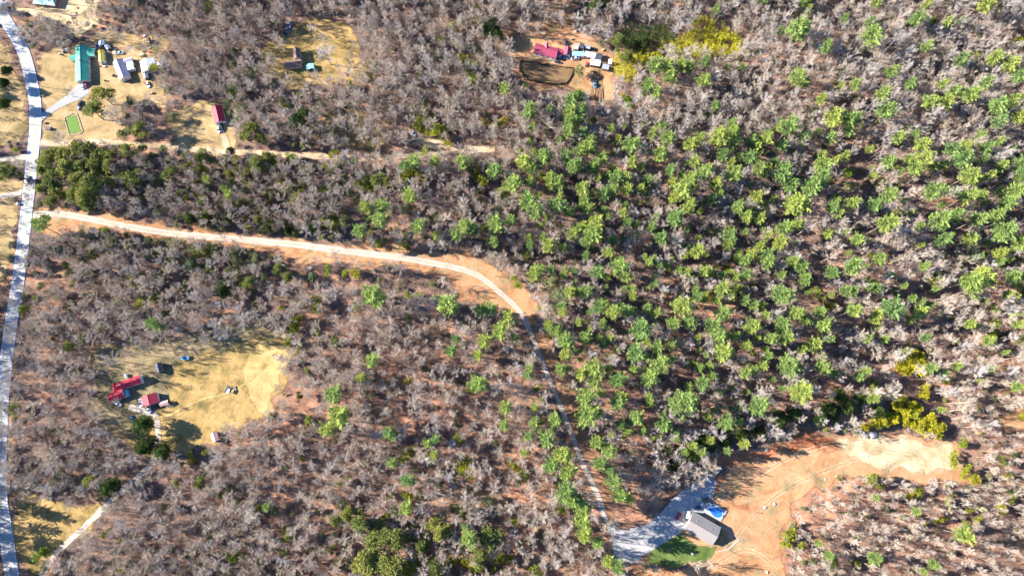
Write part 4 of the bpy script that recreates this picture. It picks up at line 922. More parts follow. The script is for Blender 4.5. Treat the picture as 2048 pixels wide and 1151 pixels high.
def fit(quad, z):
    P = [G(px, py, z) for px, py in quad]
    u = ((P[1]-P[0])+(P[2]-P[3])); L = ((P[1]-P[0]).length+(P[2]-P[3]).length)/2
    W = ((P[2]-P[1]).length+(P[3]-P[0]).length)/2; c = sum(P, Vector())/4
    return c, math.atan2(u.y, u.x), L, W
def house(name, label, cat, quad, eh, rise, roof, wall, over=.35, windows=True, hip=False, group=None, chimney=None, vents=0, mono=False, skirt=1.0, door=True, panels=0):
    """gabled building; quad = roof outline in photo pixels, ridge parallel to its first side"""
    c, rz, L, W = fit(quad, eh)
    gz = float(terr(c.x, c.y)); root = empty(name, (c.x, c.y, gz), rz, label, cat, group)
    l, w = L/2-over, W/2-over
    prof = [(-w, -skirt), (w, -skirt), (w, eh)] + ([] if mono else [(0, eh+rise*(w/(w+over)))]) + [(-w, eh+(rise*(w/(w+over)) if mono else 0))]
    if hip: prof = [(-w, -skirt), (w, -skirt), (w, eh), (-w, eh)]
    MB().prism([(-l, y, z) for y, z in prof], (2*l, 0, 0)).build('wall', wall, root)
    th = .14; Lh, Wh = L/2, W/2
    def slab(nm, pts, vec, mat=roof):
        return MB().prism(pts, vec).build(nm, mat, root)
    if mono:
        if panels:
            for i in range(panels):
                a = -Lh+L*i/panels; g = .10; dz = .05*(i % 2)
                slab('roof_panel', [(a+g, -Wh, eh+rise+.02+dz), (a+g, Wh, eh+.02+dz), (a+g, Wh, eh+.02+dz+th), (a+g, -Wh, eh+rise+.02+dz+th)], (L/panels-g, 0, 0))
        else:
            slab('roof', [(-Lh, -Wh, eh+rise+.02), (-Lh, Wh, eh+.02), (-Lh, Wh, eh+.02+th), (-Lh, -Wh, eh+rise+.02+th)], (L, 0, 0))
    elif hip:
        m = MB(); q = min(Wh, Lh*.45)
        m.v = [(-Lh, -Wh, eh+.02), (Lh, -Wh, eh+.02), (Lh, Wh, eh+.02), (-Lh, Wh, eh+.02), (-Lh+q, 0, eh+rise), (Lh-q, 0, eh+rise)]
        m.f = [(0, 1, 5, 4), (1, 2, 5), (2, 3, 4, 5), (3, 0, 4), (3, 2, 1, 0)]
        m.build('roof', roof, root)
        MB().tube((-Lh+q, 0, eh+rise+.03), (Lh-q, 0, eh+rise+.03), .1, k=6).build('ridge_cap', roof, root)
    else:
        for sgn in (-1, 1):
            m = MB().prism([(-Lh, sgn*Wh, eh+.02), (-Lh, sgn*.01, eh+rise+.02), (-Lh, sgn*.01, eh+rise+.02+th), (-Lh, sgn*Wh, eh+.02+th)], (L, 0, 0))
            k = int(L/.9)
            for i in range(k+1):                   # standing seams
                a = -Lh+.04+(L-.14)*i/k
                m.prism([(a, sgn*Wh*.995, eh+.02+th), (a, sgn*.06, eh+rise+.0+th), (a, sgn*.06, eh+rise+.05+th), (a, sgn*Wh*.995, eh+.08+th)], (.06, 0, 0))
            m.build('roof_slope', roof, root)
        MB().prism([(-Lh-.02, -.28, eh+rise+.07), (-Lh-.02, 0, eh+rise+.24), (-Lh-.02, .28, eh+rise+.07)], (L+.04, 0, 0)).build('ridge_cap', roof, root)
    if windows:
        n = max(1, int(L/3.6))
        for sgn in (-1, 1):
            for i in range(n):
                x = -l+(i+.5)*2*l/n
                if door and sgn == -1 and i == n//2:
                    MB().box(x-.5, x+.5, sgn*w-.06, sgn*w+.06, 0, 2.05).build('door', 'door_paint', root); continue
                f = MB().box(x-.6, x+.6, sgn*w-.05, sgn*w+.05, .95, 2.05).build('window', 'trim', root)
                MB().box(x-.48, x+.48, sgn*w-.075, sgn*w+.075, 1.05, 1.95).build('pane', 'glass', f)
        for sgn in (-1, 1):
            f = MB().box(sgn*l-.05, sgn*l+.05, -.6, .6, .95, 2.05).build('window', 'trim', root)
            MB().box(sgn*l-.075, sgn*l+.075, -.48, .48, 1.05, 1.95).build('pane', 'glass', f)
    elif door:
        MB().box(l-.05, l+.06, -.9, .9, 0, min(2.1, eh-.1)).build('door', 'dark_metal', root)
    for i in range(vents):
        x = -Lh*.6+i*L*.5; y = Wh*.35
        z = eh+rise*(1-y/Wh)
        MB().tube((x, y, z-.1), (x, y, z+.7), .12, k=8).tube((x, y, z+.7), (x, y, z+.8), .2, .1, k=8).build('vent_pipe', 'steel', root)
    if chimney is not None:
        x = chimney*Lh; MB().box(x-.4, x+.4, -.4, .4, eh, eh+rise+.9).box(x-.5, x+.5, -.5, .5, eh+rise+.9, eh+rise+1.05).build('chimney', 'wall_brick', root)
    return root
def vehicle(name, label, px, py, hx, hy, paint, style='car', group=None, s=1.0):
    p = G(px, py, .7); q = G(px+hx, py+hy, .7); rz = math.atan2(q.y-p.y, q.x-p.x)
    root = empty(name, (p.x, p.y, float(terr(p.x, p.y))+.12), rz, label, {'car': 'car', 'van': 'van', 'pickup': 'pickup truck'}[style], group)
    root.scale = (s, s, s)
    def loft(st, mat, nm):
        m = MB()
        for i, (x, hw, z0, z1, inn) in enumerate(st):
            m.v += [(x, -hw, z0), (x, -hw, z0+(z1-z0)*.6), (x, -hw+inn, z1), (x, 0, z1+.03), (x, hw-inn, z1), (x, hw, z0+(z1-z0)*.6), (x, hw, z0)]
        k = 7; n = len(st)
        for i in range(n-1):
            for j in range(k):
                m.f.append((i*k+j, i*k+(j+1) % k, (i+1)*k+(j+1) % k, (i+1)*k+j))
        m.f += [tuple(range(k)), tuple(reversed(range((n-1)*k, n*k)))]
        o = m.build(nm, mat, root)
        return o
    if style == 'pickup':
        loft([(-2.7, .88, .45, .95, .1), (-2.6, .95, .4, 1.02, .1), (-.75, .97, .4, 1.02, .1), (-.7, .97, .35, 1.05, .1), (1.2, .97, .35, 1.08, .12), (2.3, .92, .38, 1.0, .15), (2.6, .8, .45, .85, .2)], paint, 'body')
        MB().box(-2.5, -.8, -.78, .78, .9, 1.06).build('cargo_bed', 'dark_metal', root)
        loft([(-.72, .86, 1.0, 1.3, .1), (-.55, .84, 1.0, 1.72, .16), (.7, .84, 1.0, 1.74, .16), (1.4, .86, 1.0, 1.1, .1)], 'glass', 'cabin_glass')
        MB().box(-.5, .62, -.66, .66, 1.71, 1.80, .05).build('cabin_roof', paint, root)
    else:
        zt = 1.45 if style == 'car' else 1.9
        loft([(-2.3, .75, .45, .85, .15), (-2.15, .88, .35, .95, .12), (-1.4, .92, .28, .98, .12), (1.1, .92, .28, .95, .12), (2.0, .88, .3, .8, .15), (2.3, .72, .4, .62, .2)], paint, 'body')
        loft([(-2.0 if style == 'van' else -1.75, .80, .9, 1.0, .1), (-1.5 if style == 'van' else -1.1, .78, .9, zt-.05, .18), (.25, .78, .9, zt, .18), (1.05, .80, .9, .98, .1)], 'glass', 'cabin_glass')
        MB().box(-1.45 if style == 'van' else -1.05, .25, -.60, .60, zt-.02, zt+.07, .05).build('cabin_roof', paint, root)
    L = 2.3 if style != 'pickup' else 2.55
    for sx in (-1, 1):
        for sy in (-1, 1):
            t = MB().tube((sx*1.45, sy*.72, .34), (sx*1.45, sy*.94, .34), .34, k=12).build('wheel', 'rubber', root)
            MB().tube((sx*1.45, sy*.93, .34), (sx*1.45, sy*.955, .34), .2, k=8).build('rim', 'steel', t)
    for sy in (-1, 1):
        MB().box(L-.12, L+.02, sy*.6-.16, sy*.6+.16, .55, .72).build('headlight', 'headlight', root)
        MB().box(-L-.02, -L+.12, sy*.65-.12, sy*.65+.12, .65, .85).build('taillight', 'taillight', root)
    return root
def item(name, label, cat, px, py, l, w, h, ang, body, lid=None, group=None, wheels=False, taper=.06):
    p = G(px, py, h*.7); root = empty(name, (p.x, p.y, float(terr(p.x, p.y))+.08), math.radians(ang), label, cat, group)
    MB().box(-l/2, l/2, -w/2, w/2, 0, h, taper).build('body', body, root)
    MB().box(-l/2-.06, l/2+.06, -w/2-.06, w/2+.06, h+.004, h+.14, .08).build('lid', lid or body, root)
    for sx in (-1, 1):
        if wheels:
            for sy in (-1, 1): MB().tube((sx*l*.3, sy*(w/2), .25), (sx*l*.3, sy*(w/2+.2), .25), .32, k=10).build('wheel', 'rubber', root)
        else: MB().box(sx*l*.35-.08, sx*l*.35+.08, -w/2-.05, w/2+.05, -.1, .1).build('skid', 'timber', root)
    return root
def tank(label, px, py, r, L, ang, mat, group=None):
    p = G(px, py, r); root = empty('storage_tank', (p.x, p.y, float(terr(p.x, p.y))+.1), math.radians(ang), label, 'tank', group)
    m = MB(); m.tube((-L/2, 0, r+.2), (L/2, 0, r+.2), r, k=14, cap=False); m.tube((-L/2-r*.5, 0, r+.2), (-L/2, 0, r+.2), r*.45, r, 14); m.tube((L/2, 0, r+.2), (L/2+r*.5, 0, r+.2), r, r*.45, 14)
    m.build('shell', mat, root)
    MB().tube((0, 0, 2*r+.18), (0, 0, 2*r+.4), .14, k=8).build('valve', 'steel', root)
    for s in (-1, 1): MB().box(s*L*.3-.08, s*L*.3+.08, -r*.7, r*.7, 0, r*.5).build('leg', 'dark_metal', root)
    return root
def rock(name, label, px, py, r, mat, seed, cat='boulder', group=None, flatn=.6):
    rr = random.Random(seed); p = G(px, py, r*.4); m = MB(); k, n = 9, 5
    for i in range(1, n):
        t = math.pi*i/n-.05
        for j in range(k):
            a = 2*math.pi*j/k; q = r*rr.uniform(.78, 1.15)
            m.v.append((math.sin(t)*math.cos(a)*q, math.sin(t)*math.sin(a)*q, math.cos(t)*q*flatn+.1))
    m.f += [(i*k+j, (i+1)*k+j, (i+1)*k+(j+1) % k, i*k+(j+1) % k) for i in range(n-2) for j in range(k)]
    m.v += [(0, 0, r*flatn), (0, 0, -r*flatn)]; m.f += [(len(m.v)-2, j, (j+1) % k) for j in range(k)]+[((n-2)*k+(j+1) % k, (n-2)*k+j, len(m.v)-1) for j in range(k)]
    o = m.build(name, mat, None, (p.x, p.y, float(terr(p.x, p.y))+.15)); return tag(o, label, cat, group)
def upole(label, px, py, h=9.0, ang=80, arm=True, group='wooden utility poles'):
    p = G(px, py); root = empty('utility_pole', p, math.radians(ang), label, 'pole', group)
    MB().tube((0, 0, -.5), (0, 0, h), .17, .11, 10).build('pole', 'pole_wood', root)
    if arm:
        MB().box(-1.1, 1.1, -.22, -.09, h-.9, h-.76).build('crossarm', 'pole_wood', root)
        for x in (-1, 0, 1): MB().tube((x, -.155, h-.758), (x, -.155, h-.55), .05, .03, 6).build('insulator', 'steel', root)
    return root

# ------------------------------------------------------------------ top left yards
house('house', 'house with pale teal hipped roof cut off by the top edge', 'house', [(68,8),(112,12),(118,-22),(72,-26)], 2.8, 2.2, 'roof_teal', 'wall_brick', hip=True)
house('garden_shed', 'small dark green shed below the teal roofed house', 'shed', [(83,39),(90,34),(103,40),(100,50)], 2.4, 1.0, 'roof_dark', 'wall_wood', windows=False)
house('ranch_house', 'long house with bright green metal roof and porch wing', 'house', [(150,93),(152,163),(178,163),(176,92)], 2.9, 1.9, 'roof_green', 'wall_cream', vents=3, chimney=-.1)
house('house_wing', 'short green roofed wing right of the long green roof', 'house wing', [(175,97),(190,96),(190,113),(175,112)], 2.7, .9, 'roof_green', 'wall_cream', windows=False)
house('porch', 'faded green canopy sticking out left of the long green roof', 'porch', [(140,112),(154,108),(154,120),(141,122)], 2.4, .5, 'roof_green', 'wall_cream', windows=False, over=.2)
house('camper', 'yellow and white trailer parked right of the green roof', 'trailer', [(195,101),(199,125),(209,124),(207,100)], 2.5, .7, 'roof_yellow', 'wall_white', over=.12)
house('garden_shed', 'navy box shed between the green roof and yellow trailer', 'shed', [(190,88),(190,99),(197,99),(197,88)], 2.3, .4, 'roof_dark', 'wall_blue', windows=False)
house('garden_shed', 'white shed just above the yellow trailer', 'shed', [(197,83),(198,92),(209,90),(208,80)], 2.4, .8, 'roof_white', 'wall_white', windows=False)
house('canopy', 'small white canopy right of the white shed', 'canopy', [(209,95),(216,99),(219,95),(215,86)], 2.2, .6, 'roof_white', 'wall_white', windows=False, over=.1)
house('house', 'pale grey roofed house with white left slope', 'house', [(225,124),(240,161),(260,154),(246,118)], 2.9, 1.8, 'roof_lilac', 'wall_white', vents=2)
house('house_wing', 'grey roofed wing at the top of the pale grey house', 'house wing', [(246,119),(262,114),(266,121),(249,127)], 2.6, .6, 'roof_lilac', 'wall_white', windows=False)
house('canopy', 'square white canopy roof right of the pale grey house', 'canopy', [(252,126),(264,123),(269,137),(256,141)], 2.6, .35, 'roof_white', 'wall_white', windows=False, over=.15)
house('house', 'white roofed house right of the pale grey one', 'house', [(280,122),(284,145),(313,139),(308,116)], 2.9, 1.6, 'roof_white', 'wall_white')
house('garden_shed', 'small square white shed at the right end of the white house', 'shed', [(314,123),(316,138),(326,136),(324,122)], 2.4, .4, 'roof_white', 'wall_white', windows=False)
house('garden_shed', 'dark grey shed below the white roofed house', 'shed', [(285,147),(288,158),(297,156),(295,145)], 2.3, .6, 'roof_grey', 'wall_wood', windows=False)
house('garden_shed', 'white walled shed with dark roof beside the junk strip', 'shed', [(294,77),(297,86),(303,84),(300,75)], 2.4, .5, 'roof_dark', 'wall_white', windows=False)
vehicle('parked_car', 'red car at the foot of the green roofed house', 172, 169, 1, -6, 'car_pink')
vehicle('parked_car', 'white car beside the red one at the green house', 166, 172, 0, -6, 'car_white')
vehicle('pickup_truck', 'white pickup parked above the pale grey house', 239, 106, 8, -1, 'car_white', 'pickup')
vehicle('parked_car', 'dark car at the lower edge of the green house drive', 160, 207, 2, -4, 'car_dark')
vehicle('parked_car', 'white car below the dark grey shed', 296, 169, 2, 5, 'car_white')
item('brown_trailer', 'brown flat trailer left of the white pickup', 'trailer', 229, 103, 4.2, 2, .8, 80, 'timber', wheels=True)
tank('dark propane tank in the grass left of the grey house', 227, 151, .6, 1.6, 60, 'dark_metal')
item('grill', 'small black grill standing alone on the tan grass', 'grill', 210, 161, 1.1, .7, 1, 10, 'dark_metal')
rr = random.Random(4)
junk = [('white', 'roof_white'), ('rusty', 'roof_pink'), ('grey', 'roof_grey'), ('black', 'roof_dark'), ('pale wooden', 'pale_timber'), ('red', 'roof_red'), ('dark wooden', 'timber')]
JN = [(289,72,'at the top of the junk strip'),(293,92,'below the white walled shed'),(299,96,'right of the junk pile'),(287,103,'low in the junk strip'),(284,110,'at the bottom of the junk strip'),(301,104,'at the right of the junk strip'),(205,128,'under the yellow trailer'),(208,133,'further under the yellow trailer'),(188,93,'at the corner of the green roof'),(157,217,'beside the vegetable bed'),(128,104,'left of the green roof top'),(119,108,'far left of the green roof top'),(290,166,'left of the white car'),(303,186,'on the sandy path end'),(133,98,'under the leafless trees')]
for i, (a, b, wh) in enumerate(JN):
    n, mt = junk[i % 7]
    item('storage_box', f'{n} junk box {wh}', 'box', a, b, rr.uniform(1, 2.4), rr.uniform(.8, 1.5), rr.uniform(.5, 1.1), rr.uniform(0, 90), mt, group='junk lying round the green roofed house')
item('skip_bin', 'dark green bin beside the road below the drive', 'bin', 97, 257, 3.4, 2, 1.3, -8, 'dark_metal')
item('brick_stack', 'small stack of red bricks by the drive mouth', 'brick stack', 90, 246, 1.6, 1.1, .8, 20, 'wall_brick')
for i, (a, b, wh) in enumerate([(149,36,'third from the top'),(152,26,'second from the top'),(155,16,'topmost'),(144,37,'fourth from the top'),(136,43,'left one of the low pair'),(139,45,'right one of the low pair'),(133,46,'lowest')]):
    rock('tree_stump', f'dark stump in the pale yard, {wh} of its row', a, b, .75, 'wall_wood', i+60, 'stump', 'dark stumps in the pale top left yard')
def brush_pile(label, px, py, r, seed, mat='wood_log'):
    p = G(px, py, .5); rp = random.Random(seed); root = empty('brush_pile', (p.x, p.y, float(terr(p.x, p.y))), 0, label, 'brush pile')
    for i in range(22):
        a = rp.uniform(0, 6.28); q = rp.uniform(0, r*.6); L = rp.uniform(.8, 1.3)*r; t = rp.uniform(0, 3.14)
        c = Vector((math.cos(a)*q, math.sin(a)*q, .2+.06*i*rp.random())); d = Vector((math.cos(t), math.sin(t), rp.uniform(-.1, .25)))*L/2
        MB().tube(c-d, c+d, .12, .06, 5).build('branch', mat, root)
    return root
brush_pile('grey round brush pile at the top left yard', 172, 47, 3.2, 3)
brush_pile('pile of pale cut branches at the rim of the orange clearing', 1865, 966, 4.2, 5)
brush_pile('heap of cut branches on the gravel drive verge', 620, 536, 3.0, 9)
patch('vegetable_bed', [(134,240),(151,230),(160,262),(142,267)], 3, 'lettuce', 'bright green vegetable bed beside the dark evergreens', wobble=.2)
def border(name, label, pts, w, h, mat, cat):
    P = [G(*q) for q in pts]; root = empty(name, P[0], 0, label, cat)
    for a, b in zip(P[:-1], P[1:]):
        a, b = a-P[0], b-P[0]; MB().tube(a+Vector((0, 0, h/2)), b+Vector((0, 0, h/2)), w, k=4).build('board', mat, root)
    return root
border('bed_border', 'brown timber border round the vegetable bed', [(129,236),(148,226),(154,226),(166,263),(160,268),(139,271),(129,236)], .28, .4, 'timber', 'border')
for a, b, h, lb in ((85,237,8.5,'at the mouth of the green house drive'),(85,174,9,'on the lawn left of the green roof'),(52,248,9,'left of the road opposite the drive'),(70,418,9,'where the gravel drive meets the road')):
    upole('wooden utility pole '+lb, a, b, h)
for a, b, lb in ((473,487,'leftmost on the gravel drive verge'),(651,513,'second along the gravel drive verge'),(804,529,'third along the gravel drive verge'),(992,552,'inside the bend of the gravel drive')):
    upole('bare wooden pole '+lb, a, b, 8.5, arm=False, group='wooden poles along the gravel drive')
vehicle('parked_car', 'dark pickup driving on the paved road at the left edge', 57, 360, 1, 8, 'car_dark', 'pickup')
tank('small white tank beside the straight road', 36, 408, .8, 1.2, 80, 'roof_white')

# ------------------------------------------------------------------ red barn and brown roofed house
house('barn', 'small barn with pinkish red metal roof', 'barn', [(422,216),(430,248),(451,243),(444,211)], 2.9, 1.9, 'roof_red', 'wall_white', windows=False)
vehicle('parked_car', 'white car below the red barn', 437, 259, 1, 6, 'car_white')
vehicle('parked_car', 'dark green car beside the white one at the barn', 444, 257, 1, 6, 'car_dark')
house('house', 'brown shingle roofed house in the golden clearing', 'house', [(567,124),(602,118.5),(604,132),(572,137)], 2.9, 1.7, 'roof_brown', 'wall_cream', chimney=.5)
house('house_wing', 'wing with dark right slope on the brown roofed house', 'house wing', [(586,99),(588,119),(602,117),(600,97)], 2.8, 2.2, 'roof_brown', 'wall_cream', windows=False)
house('carport', 'blue canopy right of the brown roofed house', 'carport', [(612,129),(613,140),(629,136),(626,127)], 2.3, .4, 'roof_cyan', 'wall_blue', windows=False, over=.15)
vehicle('parked_van', 'white van above the brown roofed house', 578, 50, 0, 8, 'car_white', 'van')
vehicle('pickup_truck', 'teal pickup behind the white van', 576, 59, 0, 8, 'car_blue', 'pickup')
vehicle('parked_car', 'black car below the teal pickup', 570, 70, 3, 7, 'car_dark')
vehicle('parked_car', 'small red car right of the sandy parking place', 690, 147, 5, 4, 'car_pink', s=.8)
vehicle('parked_car', 'white car on the pull off by the short track', 826, 267, 6, 4, 'car_white')
def rack():
    c = G(585, 217); root = empty('beam_rack', c, 0, 'five pale yellow beams lying side by side on trestles', 'timber rack')
    for a, b, e, f in ((573.3,213,579.6,226),(578.6,211.5,585,224),(584,210,590,221),(589,208.5,594,219),(593.5,206,598.5,217)):
        MB().tube(G(a, b, 1.3)-c, G(e, f, 1.3)-c, .24, k=4).build('beam', 'pale_timber', root)
    for a, b, e, f in ((575,217,596,210),(579,224,598,215)):
        MB().tube(G(a, b, .95)-c, G(e, f, .95)-c, .12, k=5).build('trestle', 'steel', root)
rack()
item('white_crate', 'long white log like crate in the woods right of the clearing', 'crate', 712, 183, 4, .9, .8, -60, 'roof_white')

# ------------------------------------------------------------------ maroon roofed homestead
house('house', 'long house with maroon metal roof and small dormer', 'house', [(1067,106),(1113,117),(1117,97),(1071,87)], 2.9, 1.7, 'roof_maroon', 'wall_white', over=.3)
c = G(1093, 94, 3.6)
house('dormer', 'small maroon dormer on the long maroon roof', 'dormer', [(1089,97),(1089,87),(1097,88),(1097,98)], 3.3, 1.1, 'roof_maroon', 'wall_white', windows=False, door=False, skirt=-2.6, over=.2)
house('garage', 'narrow maroon roofed garage beside the long maroon roof', 'garage', [(1114,110),(1123,112),(1127,99),(1118,97)], 2.7, .8, 'roof_maroon', 'wall_white', windows=False)
house('garage', 'garage with faded pink left slope, right of the maroon roofs', 'garage', [(1126,110),(1128,94),(1144,95.5),(1141,111)], 2.8, 1.4, 'roof_maroon', 'wall_white', windows=False)
house('mobile_home', 'turquoise roofed trailer right of the maroon roofs', 'trailer', [(1144,111.5),(1168,113),(1168.5,104),(1144,102)], 2.6, .35, 'roof_cyan', 'wall_white', over=.1)
house('mobile_home', 'white metal roofed trailer next to the turquoise one', 'trailer', [(1170,111.5),(1190,117),(1192,107),(1170,102)], 2.6, .4, 'roof_white', 'wall_white', over=.1)
house('shed', 'dark open shed at the right end of the white trailer', 'shed', [(1192,118),(1203,121),(1205,108),(1193,105)], 2.4, .3, 'roof_dark', 'wall_wood', windows=False)
house('pole_barn', 'white ribbed flat roofed barn below the white trailer', 'barn', [(1180,130),(1199.5,134),(1201.5,120.5),(1181,117.5)], 2.7, .4, 'roof_white', 'wall_wood', windows=False, mono=True, panels=8, door=False)
house('shed', 'grey roofed shed right of the white ribbed barn', 'shed', [(1204,138),(1217,141),(1219,130),(1205,127)], 2.4, .3, 'roof_grey', 'wall_wood', windows=False, mono=True)
house('shed', 'small shed with white top behind the grey shed', 'shed', [(1216,128),(1223,129),(1225,119),(1217,118)], 2.6, .5, 'roof_white', 'wall_blue', windows=False)
house('shed', 'pinkish shed above the turquoise trailer', 'shed', [(1145,97),(1157,100),(1158,88),(1149,86)], 2.3, .8, 'roof_pink', 'wall_white', windows=False)
house('shed', 'dark gabled shed between two pale sheds', 'shed', [(1159,96),(1166,98),(1171,88),(1160,86)], 2.4, .9, 'roof_dark', 'wall_wood', windows=False)
house('shed', 'grey shed at the end of the row behind the trailers', 'shed', [(1170,96),(1180,99),(1182,92),(1173,89)], 2.3, .4, 'roof_grey', 'wall_wood', windows=False)
vehicle('parked_car', 'dark teal car above the garage', 1133, 87, 0, 6, 'car_dark')
vehicle('parked_car', 'black car on the yard below the maroon roof', 1116, 124, 8, 2, 'car_dark')
vehicle('parked_car', 'blue car in the shade of the garage', 1129, 115, 6, 1, 'car_blue')
vehicle('pickup_truck', 'white pickup below the turquoise trailer', 1151, 117, 8, -1, 'car_white', 'pickup')
vehicle('tractor_truck', 'blue and white truck parked in the ridged garden', 1190, 169, 1, 8, 'car_blue', 'pickup')
for i, (a, b, wh) in enumerate([(1166,101,'behind the turquoise trailer'),(1184,99,'by the grey shed'),(1206,100,'above the dark open shed'),(1210,112,'right of the dark open shed'),(1174,127,'left of the white ribbed barn'),(1142,78,'above the garages'),(1151,62,'under the pale trees'),(1160,60,'far under the pale trees'),(1172,132,'below the white ribbed barn corner')]):
    n, mt = junk[(i*3) % 7]
    item('storage_box', f'{n} box {wh}', 'box', a, b, rr.uniform(1, 2.2), rr.uniform(.8, 1.4), rr.uniform(.5, 1.1), rr.uniform(0, 90), mt, group='boxes lying round the maroon roofed house')
FIELD = [(1040,126),(1043,121),(1070,127),(1110,133),(1148,137),(1144,149),(1138,160),(1131,169),(1118,170),(1090,167),(1058,162),(1046,150),(1038,138),(1040,126)]
patch('garden_field', FIELD[:-1], 2, 'ground_brown', 'brown ploughed field inside the black fabric fence', wobble=.3, soft=2)
def fence():
    P = [G(*q) for q in FIELD]; root = empty('fabric_fence', P[0], 0, 'low black fabric fence round the brown ploughed field', 'fence')
    for a, b in zip(P[:-1], P[1:]):
        n = max(1, int((b-a).length/2.6))
        for i in range(n):
            p = a.lerp(b, i/n); q = a.lerp(b, (i+1)/n); p.z = float(terr(p.x, p.y)); q.z = float(terr(q.x, q.y)); p -= P[0]; q -= P[0]
            MB().tube(p-Vector((0, 0, .3)), p+Vector((0, 0, 1.25)), .07, k=5).build('post', 'timber', root)
            d = (q-p); s = Vector((-d.y, d.x, 0)).normalized()*.04; sag = rr.uniform(-.12, .05)
            MB().prism([p+s, q+s, q+s+Vector((0, 0, 1.05+sag)), p+s+Vector((0, 0, 1.1))], -2*s).build('fabric_panel', 'fabric_black', root)
fence()
def ridges(name, label, A, B, C, D, n, mat, h=.3, w=.6):
    """n raised rows between side A-B and side D-C"""
    A, B, C, D = (G(*q) for q in (A, B, C, D)); root = empty(name, A, 0, label, 'garden rows')
    for i in range(n):
        f = (i+.5)/n; p = A.lerp(D, f); q = B.lerp(C, f); p.z = float(terr(p.x, p.y))+.12; q.z = float(terr(q.x, q.y))+.12
        p -= A; q -= A; s = Vector((-(q-p).y, (q-p).x, 0)).normalized()*w/2
        MB().prism([p-s, p+s, p+s*.4+Vector((0, 0, h*rr.uniform(.7, 1.2))), p-s*.4+Vector((0, 0, h))], q-p).build('row', mat, root)
ridges('field_rows', 'long low ridges across the brown ploughed field', (1046,128), (1144,140), (1128,166), (1056,158), 12, 'soil', .25, .5)
patch('garden_soil', [(1185,143),(1202,140),(1207,176),(1208,200),(1189,199),(1185,180)], 2, 'ground_brown', 'dark ridged garden below the grey shed', wobble=.2, soft=1)
ridges('garden_rows', 'upright garden ridges below the blue and white truck', (1190,198), (1187,176), (1205,178), (1207,199), 6, 'soil', .45, .7)
ridges('garden_rows', 'short garden ridges above the blue and white truck', (1187,160), (1187,144), (1197,142), (1199,158), 5, 'soil', .4, .6)

# ------------------------------------------------------------------ red roofed farm
house('farmhouse', 'red roofed main wing of the farmhouse', 'house', [(236,781),(287,763.5),(279,749.5),(234,765.5)], 3.0, 2.0, 'roof_red', 'wall_white', chimney=-.6, vents=1)
house('farmhouse_wing', 'lower left red roofed wing of the farmhouse', 'house wing', [(221,805),(250,793),(245,776),(217,787)], 2.9, 1.9, 'roof_red', 'wall_white')
house('house_link', 'short pinkish roof joining the two red wings', 'house wing', [(224,768),(226,783),(236,781),(233,765)], 2.7, .9, 'roof_red', 'wall_white', windows=False)
house('porch', 'blue grey porch roof at the farmhouse corner', 'porch', [(247,781),(250,795),(257,793),(255,779)], 2.3, .3, 'roof_teal', 'wall_blue', windows=False, over=.1)
house('garage', 'red roofed garage below the farmhouse', 'garage', [(282.5,795),(287,815),(318,803),(313,783.5)], 2.9, 1.9, 'roof_red', 'wall_white', windows=False)
house('lean_to', 'low shed with pink roof right of the garage', 'shed', [(320,813),(338,808),(335,799),(319,804)], 2.2, .7, 'roof_pink', 'wall_blue', windows=False)
house('shed', 'dark roofed shed above the farmhouse', 'shed', [(309,727),(314,745),(327,743),(323,725)], 2.6, .9, 'roof_dark', 'wall_brick', windows=False)
house('shed', 'pale pink roofed shed at the lower rim of the farm yard', 'shed', [(420,866),(426,884),(439,879),(434,862)], 2.5, .8, 'roof_pink', 'wall_wood', windows=False)
vehicle('parked_car', 'white car left of the red garage', 281, 805, 1, 7, 'car_white')
vehicle('pickup_truck', 'white pickup in front of the red garage', 298, 817, 2, 8, 'car_white', 'pickup')
vehicle('parked_car', 'silver car below the lower left wing', 236, 807, 7, 3, 'car_silver')
vehicle('parked_car', 'small blue car left of the two dark evergreens', 264, 836, 3, 6, 'car_blue', s=.8)
tank('white tank behind the red roofed main wing', 253, 751, .8, 1.8, -65, 'roof_white')
tank('white tank in the grass left of the farmhouse', 190, 783, .6, 1.4, 10, 'roof_white')
def boat(label, px, py, ang):
    p = G(px, py, .8); root = empty('boat', (p.x, p.y, float(terr(p.x, p.y))+.5), math.radians(ang), label, 'boat')
    st = [(-2.8, 1.0), (-1.5, 1.15), (0, 1.15), (1.4, .95), (2.4, .5), (3.0, .05)]; m = MB()
    for x, w in st: m.v += [(x, -w, .9), (x, -w*.6, .1), (x, 0, 0), (x, w*.6, .1), (x, w, .9)]
    for i in range(5):
        for j in range(4): m.f.append((i*5+j, i*5+j+1, i*5+j+6, i*5+j+5))
    m.f += [(0, 1, 2, 3, 4)]; m.build('hull', 'car_white', root)
    MB().prism([(-2.7, -.9, .8), (1.2, -.85, .8), (2.3, 0, .8), (1.2, .85, .8), (-2.7, .9, .8)], (0, 0, .06)).build('deck', 'tarp_blue', root)
    MB().box(-.6, .6, -.6, .6, .87, 1.5, .12).build('windscreen', 'glass', root)
    MB().box(-3.1, -2.75, -.25, .25, .2, 1.2, .05).build('outboard_motor', 'dark_metal', root)
    t = MB().box(-2.6, 3.6, -.08, .08, -.3, -.15).box(-1.2, -1.0, -1.1, 1.1, -.3, -.15).build('trailer_frame', 'steel', root)
    for s in (-1, 1): MB().tube((-1.1, s*1.0, -.2), (-1.1, s*1.25, -.2), .3, k=10).build('wheel', 'rubber', root)
boat('white and blue boat on a trailer above the farm yard', 369, 716, 188)
